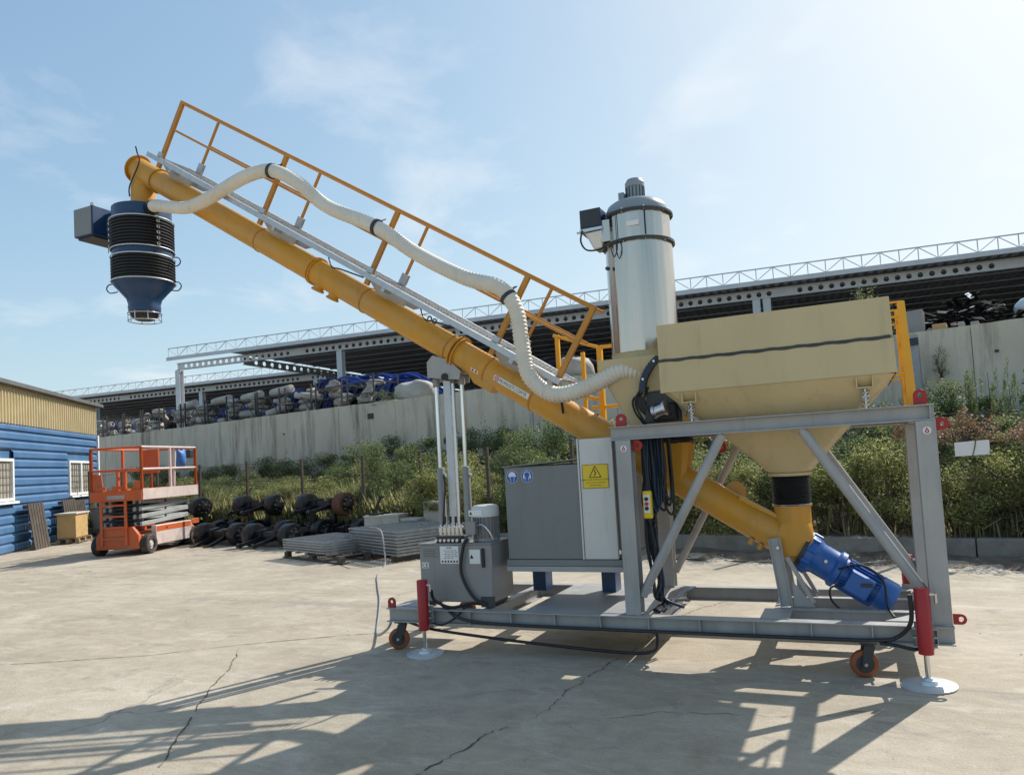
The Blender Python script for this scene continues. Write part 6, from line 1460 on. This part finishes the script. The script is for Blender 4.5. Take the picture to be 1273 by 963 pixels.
def quads_mesh(name, C_, A_, B_, m):
    """leaf quads: centres, half axes; folded rhombs of four points"""
    n = len(C_); vs = np.empty((n, 4, 3), np.float32)
    vs[:, 0] = C_ - A_; vs[:, 1] = C_ + B_ * 0.9 - A_ * 0.1; vs[:, 2] = C_ + A_; vs[:, 3] = C_ - B_ * 0.9 - A_ * 0.1
    me = bpy.data.meshes.new(name); me.vertices.add(n * 4); me.vertices.foreach_set('co', vs.ravel())
    me.loops.add(n * 4); me.loops.foreach_set('vertex_index', np.arange(n * 4, dtype=np.int32))
    me.polygons.add(n); me.polygons.foreach_set('loop_start', np.arange(0, n * 4, 4, dtype=np.int32)); me.polygons.foreach_set('loop_total', np.full(n, 4, np.int32))
    me.update(calc_edges=True); me.materials.append(M[m]); return me
def rand_leaves(P_, size, seed, updir=0.3):
    g = np.random.default_rng(seed); n = len(P_)
    a = g.normal(size=(n, 3)); a[:, 2] = a[:, 2] * 0.7 - updir * 0.3; a /= np.linalg.norm(a, axis=1)[:, None]
    b = g.normal(size=(n, 3)); b -= a * (a * b).sum(1)[:, None]; b /= np.linalg.norm(b, axis=1)[:, None]
    s_ = size * g.uniform(0.6, 1.25, n)[:, None]
    return a * s_, b * s_ * g.uniform(0.35, 0.6, n)[:, None]
def bush_points(n, rx, ry, h, seed, blobs=26):
    """leaves gathered on twig clumps so that the outline is uneven and gaps show"""
    g = np.random.default_rng(seed); out = []
    ctr = []
    for k in range(blobs):
        t = g.uniform(0.08, 1.0); a = g.uniform(0, 6.283); rr = math.sqrt(g.uniform(0.02, 1.0)) * (1.0 - 0.55 * max(0, t - 0.45))
        ctr.append((rx * rr * math.cos(a), ry * rr * math.sin(a), h * t * (1 - 0.18 * rr * rr)))
    ctr = np.array(ctr); per = n // blobs
    for c in ctr:
        r_ = g.uniform(0.12, 0.30) * (0.6 + 0.4 * h)
        d = g.normal(size=(per, 3)); d /= np.linalg.norm(d, axis=1)[:, None]; d *= (g.uniform(0, 1, per) ** 0.45)[:, None] * r_; d[:, 2] *= 0.75
        out.append(c + d)
    # a few sprigs that stick out of the top
    for k in range(9):
        c = ctr[g.integers(len(ctr))]; tip = c + np.array([g.normal() * 0.15, g.normal() * 0.12, g.uniform(0.25, 0.5) * (0.5 + 0.5 * h)])
        t = g.uniform(0, 1, 30)[:, None]; out.append(c * (1 - t) + tip * t + g.normal(size=(30, 3)) * 0.03)
    p = np.concatenate(out); p[:, 2] = np.maximum(p[:, 2], 0.02); return p, ctr
variants = {}
def bush_proto(key, n, rx, ry, h, size, m, seed):
    p, ctr = bush_points(n, rx, ry, h, seed); A_, B_ = rand_leaves(p, size, seed + 1)
    me = quads_mesh('foliage', p.astype(np.float32), A_.astype(np.float32), B_.astype(np.float32), m)
    st = MB(); r_ = random.Random(seed)
    for c in ctr[::2]:
        q0 = V((r_.uniform(-.08, .08), r_.uniform(-.08, .08), -0.05)); q1 = V((c[0] * .5 + r_.uniform(-.06, .06), c[1] * .5, c[2] * .55)); q2 = V(c)
        st.pipe([q0, q1, q2], [0.016, 0.010, 0.004], 5, caps=False)
    ms_ = st.mesh('stems'); ms_.materials.append(M['stem']); variants[key] = (me, ms_)
for i in range(4): bush_proto('y%d' % i, 9500, 0.85, 0.55, 1.10 + 0.12 * i, 0.025, 'leafy', 40 + i)
for i in range(4): bush_proto('g%d' % i, 9000, 0.80, 0.55, 1.15 + 0.14 * i, 0.027, 'leafg', 60 + i)
bush_proto('r0', 2200, 0.8, 0.4, 0.5, 0.026, 'leafr', 81)
bush_proto('s0', 900, 0.55, 0.4, 0.9, 0.026, 'leafg', 91)
def bank_z(d): return float(np.interp(d, [11.08, 11.6, 13.0, 15.0, 17.02], [0.17, 0.26, 0.45, 0.80, 1.10])) if d > 11.08 else 0.03
def shrub_label(key, u, d):
    row = 'at the kerb' if d < 11.8 else ('in the second row' if d < 13.1 else 'in the third row' if d < 14.8 else 'against the wall')
    u = u * 11.5 / d
    where = ('behind the scissor lift' if u < -18 else 'behind the axle heap' if u < -14 else 'behind the grating stacks' if u < -11.2 else 'behind the boom mast' if u < -9.2 else
             'behind the control cabinet' if u < -6.4 else 'behind the cable bundle' if u < -4.2 else 'seen under the hopper' if u < -2.2 else 'behind the right frame leg' if u < -0.9 else 'right of the frame' if u < 0.6 else 'at the right edge')
    return ('yellow green' if key[0] == 'y' else 'dark green') + ' shrub ' + row + ', ' + where
def bush(key, u, d, sc_, rz, lab, grp='shrubs on the bank', z=None, name='shrub'):
    lab = shrub_label(key, u, d) if lab in (LY, LG) else lab
    t = thing(name, lab, 'shrub', W(u, d, bank_z(d) if z is None else z), grp); t.rotation_euler = (0, 0, rz); t.scale = (sc_[0], sc_[0], sc_[1])
    for nm, me in zip(('foliage', 'stems'), variants[key]):
        o = bpy.data.objects.new(nm, me); col.objects.link(o); o.parent = t
LY = 'yellow green shrub among the others on the bank below the wall'
LG = 'dark green shrub among the others on the bank below the wall'
r = random.Random(55)
u = -10.4
while u < 4.2:                                   # front row, tangled and sunlit, over the kerb
    k = 'y%d' % r.randrange(4) if r.random() < 0.72 else 'g%d' % r.randrange(4)
    bush(k, u, 11.45 + r.uniform(-.12, .25), (r.uniform(.8, 1.05), r.uniform(0.72, 1.0)), r.uniform(0, 6.28), LY if k[0] == 'y' else LG)
    u += r.uniform(0.62, 0.9)
u = -19.5
while u < 4.2:                                   # second row, higher
    k = 'g%d' % r.randrange(4) if r.random() < 0.55 else 'y%d' % r.randrange(4)
    hs = 0.72 if u < -13 else 1.0
    bush(k, u, 12.5 + r.uniform(-.3, .35), (r.uniform(.85, 1.15), r.uniform(0.75, 1.05) * hs), r.uniform(0, 6.28), LY if k[0] == 'y' else LG)
    u += r.uniform(0.7, 1.05)
u = -27.0
while u < 4.6:                                   # third row
    k = 'g%d' % r.randrange(4) if r.random() < 0.6 else 'y%d' % r.randrange(4)
    bush(k, u, 13.9 + r.uniform(-.4, .4), (r.uniform(.95, 1.3), r.uniform(0.8, 1.15) * (0.75 if u < -15 else 1.0)), r.uniform(0, 6.28), LY if k[0] == 'y' else LG)
    u += r.uniform(0.95, 1.4)
u = -31.0
while u < 5.0:                                   # back row against the wall
    k = 'g%d' % r.randrange(4) if r.random() < 0.85 else 'y%d' % r.randrange(4)
    hs = 0.75 if u < -22 else (0.9 if u < -15.5 else 1.1)
    if u > -10 and u < -2.0: hs = 0.9
    bush(k, u, 15.9 + r.uniform(-.4, .4), (r.uniform(1.0, 1.4), r.uniform(0.75, 1.2) * hs), r.uniform(0, 6.28), LY if k[0] == 'y' else LG)
    u += r.uniform(1.0, 1.5)
bush('r0', -0.75, 11.9, (0.9, 0.8), 0.3, 'reddish brown creeper above the white board', z=1.45)
bush('r0', 0.25, 12.0, (0.9, 0.7), 1.3, 'reddish brown creeper right of the white board', z=1.40)
bush('r0', -1.3, 11.9, (0.5, 0.7), 2.3, 'reddish brown creeper beside the right frame leg', z=1.55)
bush('s0', -17.5, 17.2, (1.1, 0.55), 0.3, 'thin green weed growing over the wall edge below the big sack', 'wall weeds', z=3.62, name='weed')
bush('s0', -2.6, 17.9, (1.25, 1.2), 1.3, 'thin twiggy shrub on the terrace behind the hopper corner', 'wall weeds', z=3.78, name='weed')
bush('s0', -1.27, 16.85, (0.4, 0.62), 2.3, 'small weed sprouting from the wall right of the steel post', 'wall weeds', z=2.78, name='weed')
bush('g3', -12.6, 12.0, (0.9, 1.15), 2.3, 'tall dark green bush left of the boom mast')
# spiky weeds in front of the wall at the right
def spiky(u, d, h, z, lab, seed):
    g = np.random.default_rng(seed); t = thing('spiky_weed', lab, 'weed', W(u, d, z), 'spiky weeds')
    pts = []
    for s_ in range(7):
        bx_, by_ = g.normal() * 0.10, g.normal() * 0.08; hh = h * g.uniform(0.55, 1.0); n = 170
        zt = g.uniform(0.05, 1, n) * hh; rr = 0.055 * (1 - zt / hh * 0.85) + 0.008; a = g.uniform(0, 6.28, n)
        pts.append(np.stack([bx_ * (1 + zt / hh) + rr * np.cos(a), by_ * (1 + zt / hh) + rr * np.sin(a), zt], 1))
    p = np.concatenate(pts); A_, B_ = rand_leaves(p, 0.034, seed + 1); A_[:, 2] = np.abs(A_[:, 2]) + 0.02; B_ *= 0.5
    me = quads_mesh('leaves', p.astype(np.float32), A_.astype(np.float32), B_.astype(np.float32), 'leafg')
    o = bpy.data.objects.new('leaves', me); col.objects.link(o); o.parent = t
    st = MB().cyl((0, 0, -0.1), (0, 0, h * 0.8), 0.012, 0.004, 5)
    ms_ = st.mesh('stems'); ms_.materials.append(M['stem']); o = bpy.data.objects.new('stems', ms_); col.objects.link(o); o.parent = t
for i, (u, d, h, z) in enumerate(((-0.72, 15.0, 1.3, 1.45), (-0.42, 15.0, 1.5, 1.45), (-0.12, 15.0, 1.2, 1.45), (-0.98, 15.1, 1.0, 1.45), (0.35, 15.0, 1.25, 1.45), (-10.6, 15.2, 1.1, 1.5), (-10.0, 15.2, 1.25, 1.45), (-11.2, 15.2, 1.0, 1.5))):
    spiky(u, d, h, z, ('spiky dark green weed before the wall at the right, ' if i < 5 else 'spiky dark green weed below the ochre tube, ') + ('second from left', 'tallest', 'second from right', 'leftmost', 'rightmost', 'middle one', 'right one', 'left one')[i], 200 + i)
# dry grass
g = np.random.default_rng(3); n = 34000
uu = np.concatenate([g.uniform(-26, -11, n * 9 // 10), g.uniform(-11, 4.5, n - n * 9 // 10)]); dd = 11.15 + np.abs(g.normal(0, 1.3, n)); dd = np.minimum(dd, 16.5)
clump = 0.5 + 0.5 * np.sin(uu * 2.1 + np.sin(dd * 3) * 1.4)
hh = g.uniform(0.25, 0.95, n) * (0.55 + 0.45 * clump) * np.where(uu < -11, 1.0, 0.55)
base = np.stack([uu * 0.98435 + dd * 0.17623, -uu * 0.17623 + dd * 0.98435, np.interp(dd, [11.08, 11.6, 13.0, 15.0, 17.02], [0.17, 0.26, 0.45, 0.80, 1.10])], 1)
an = g.uniform(0, 6.283, n); lean = g.uniform(0.02, 0.35, n)[:, None] * hh[:, None]
dirv = np.stack([np.cos(an), np.sin(an), np.zeros(n)], 1); wv = np.stack([-np.sin(an), np.cos(an), np.zeros(n)], 1) * g.uniform(0.006, 0.014, n)[:, None]
up = np.array([0, 0, 1.0])
vs = np.empty((n, 5, 3), np.float32)
vs[:, 0] = base - wv; vs[:, 1] = base + wv; vs[:, 2] = base + wv * 0.9 + up * (hh * 0.55)[:, None] + dirv * lean * 0.35; vs[:, 4] = base - wv * 0.9 + up * (hh * 0.55)[:, None] + dirv * lean * 0.35; vs[:, 3] = base + up * hh[:, None] + dirv * lean
me = bpy.data.meshes.new('grass'); me.vertices.add(n * 5); me.vertices.foreach_set('co', vs.ravel()); me.loops.add(n * 5); me.loops.foreach_set('vertex_index', np.arange(n * 5, dtype=np.int32))
me.polygons.add(n); me.polygons.foreach_set('loop_start', np.arange(0, n * 5, 5, dtype=np.int32)); me.polygons.foreach_set('loop_total', np.full(n, 5, np.int32)); me.update(calc_edges=True)
me.materials.append(M['straw']); o = bpy.data.objects.new('dry_grass', me); col.objects.link(o); o['kind'] = 'stuff'; o['label'] = 'dry yellow grass standing on the bank between the shrubs'; o['category'] = 'grass'

tw = MB(); r = random.Random(77)
for k in range(420):
    u = r.uniform(-19, 4.5); d = 11.15 + abs(r.gauss(0, 0.75)); z = bank_z(min(d, 13.5)) + r.uniform(0.0, 0.9)
    a = V((r.uniform(-.5, .5), r.uniform(-.35, .2), r.uniform(0.05, 0.7))) * r.uniform(0.5, 1.2)
    p = W(u, d, z); b_ = V((r.uniform(-.12, .12), r.uniform(-.1, .1), r.uniform(-.12, .08)))
    tw.pipe([p, p + a * 0.5 + b_, p + a], [0.007, 0.005, 0.002], 4, caps=False)
M['twig'] = mat('dry_twig', (0.27, 0.22, 0.15), 0.9, var=0.3)
o = tw.build('dry_twigs', 'twig', smooth=None, kind='stuff'); tag(o, 'dry bare twigs tangled through the shrubs on the bank', 'twigs')

# shrubs that would share a label are told apart by their order from left to right
same = {}
for o in list(col.objects):
    if o.get('label') and o.name.split('.')[0] == 'shrub': same.setdefault(o['label'], []).append(o)
for lab, obs in same.items():
    if len(obs) > 1:
        obs.sort(key=lambda o: math.atan2(o.location.x, o.location.y))
        words = ['leftmost', 'second from left', 'third from left', 'fourth from left', 'fifth from left', 'sixth from left', 'seventh from left', 'eighth from left']
        for i, o in enumerate(obs): o['label'] = lab + ', ' + ('rightmost' if i == len(obs) - 1 else words[min(i, 7)])
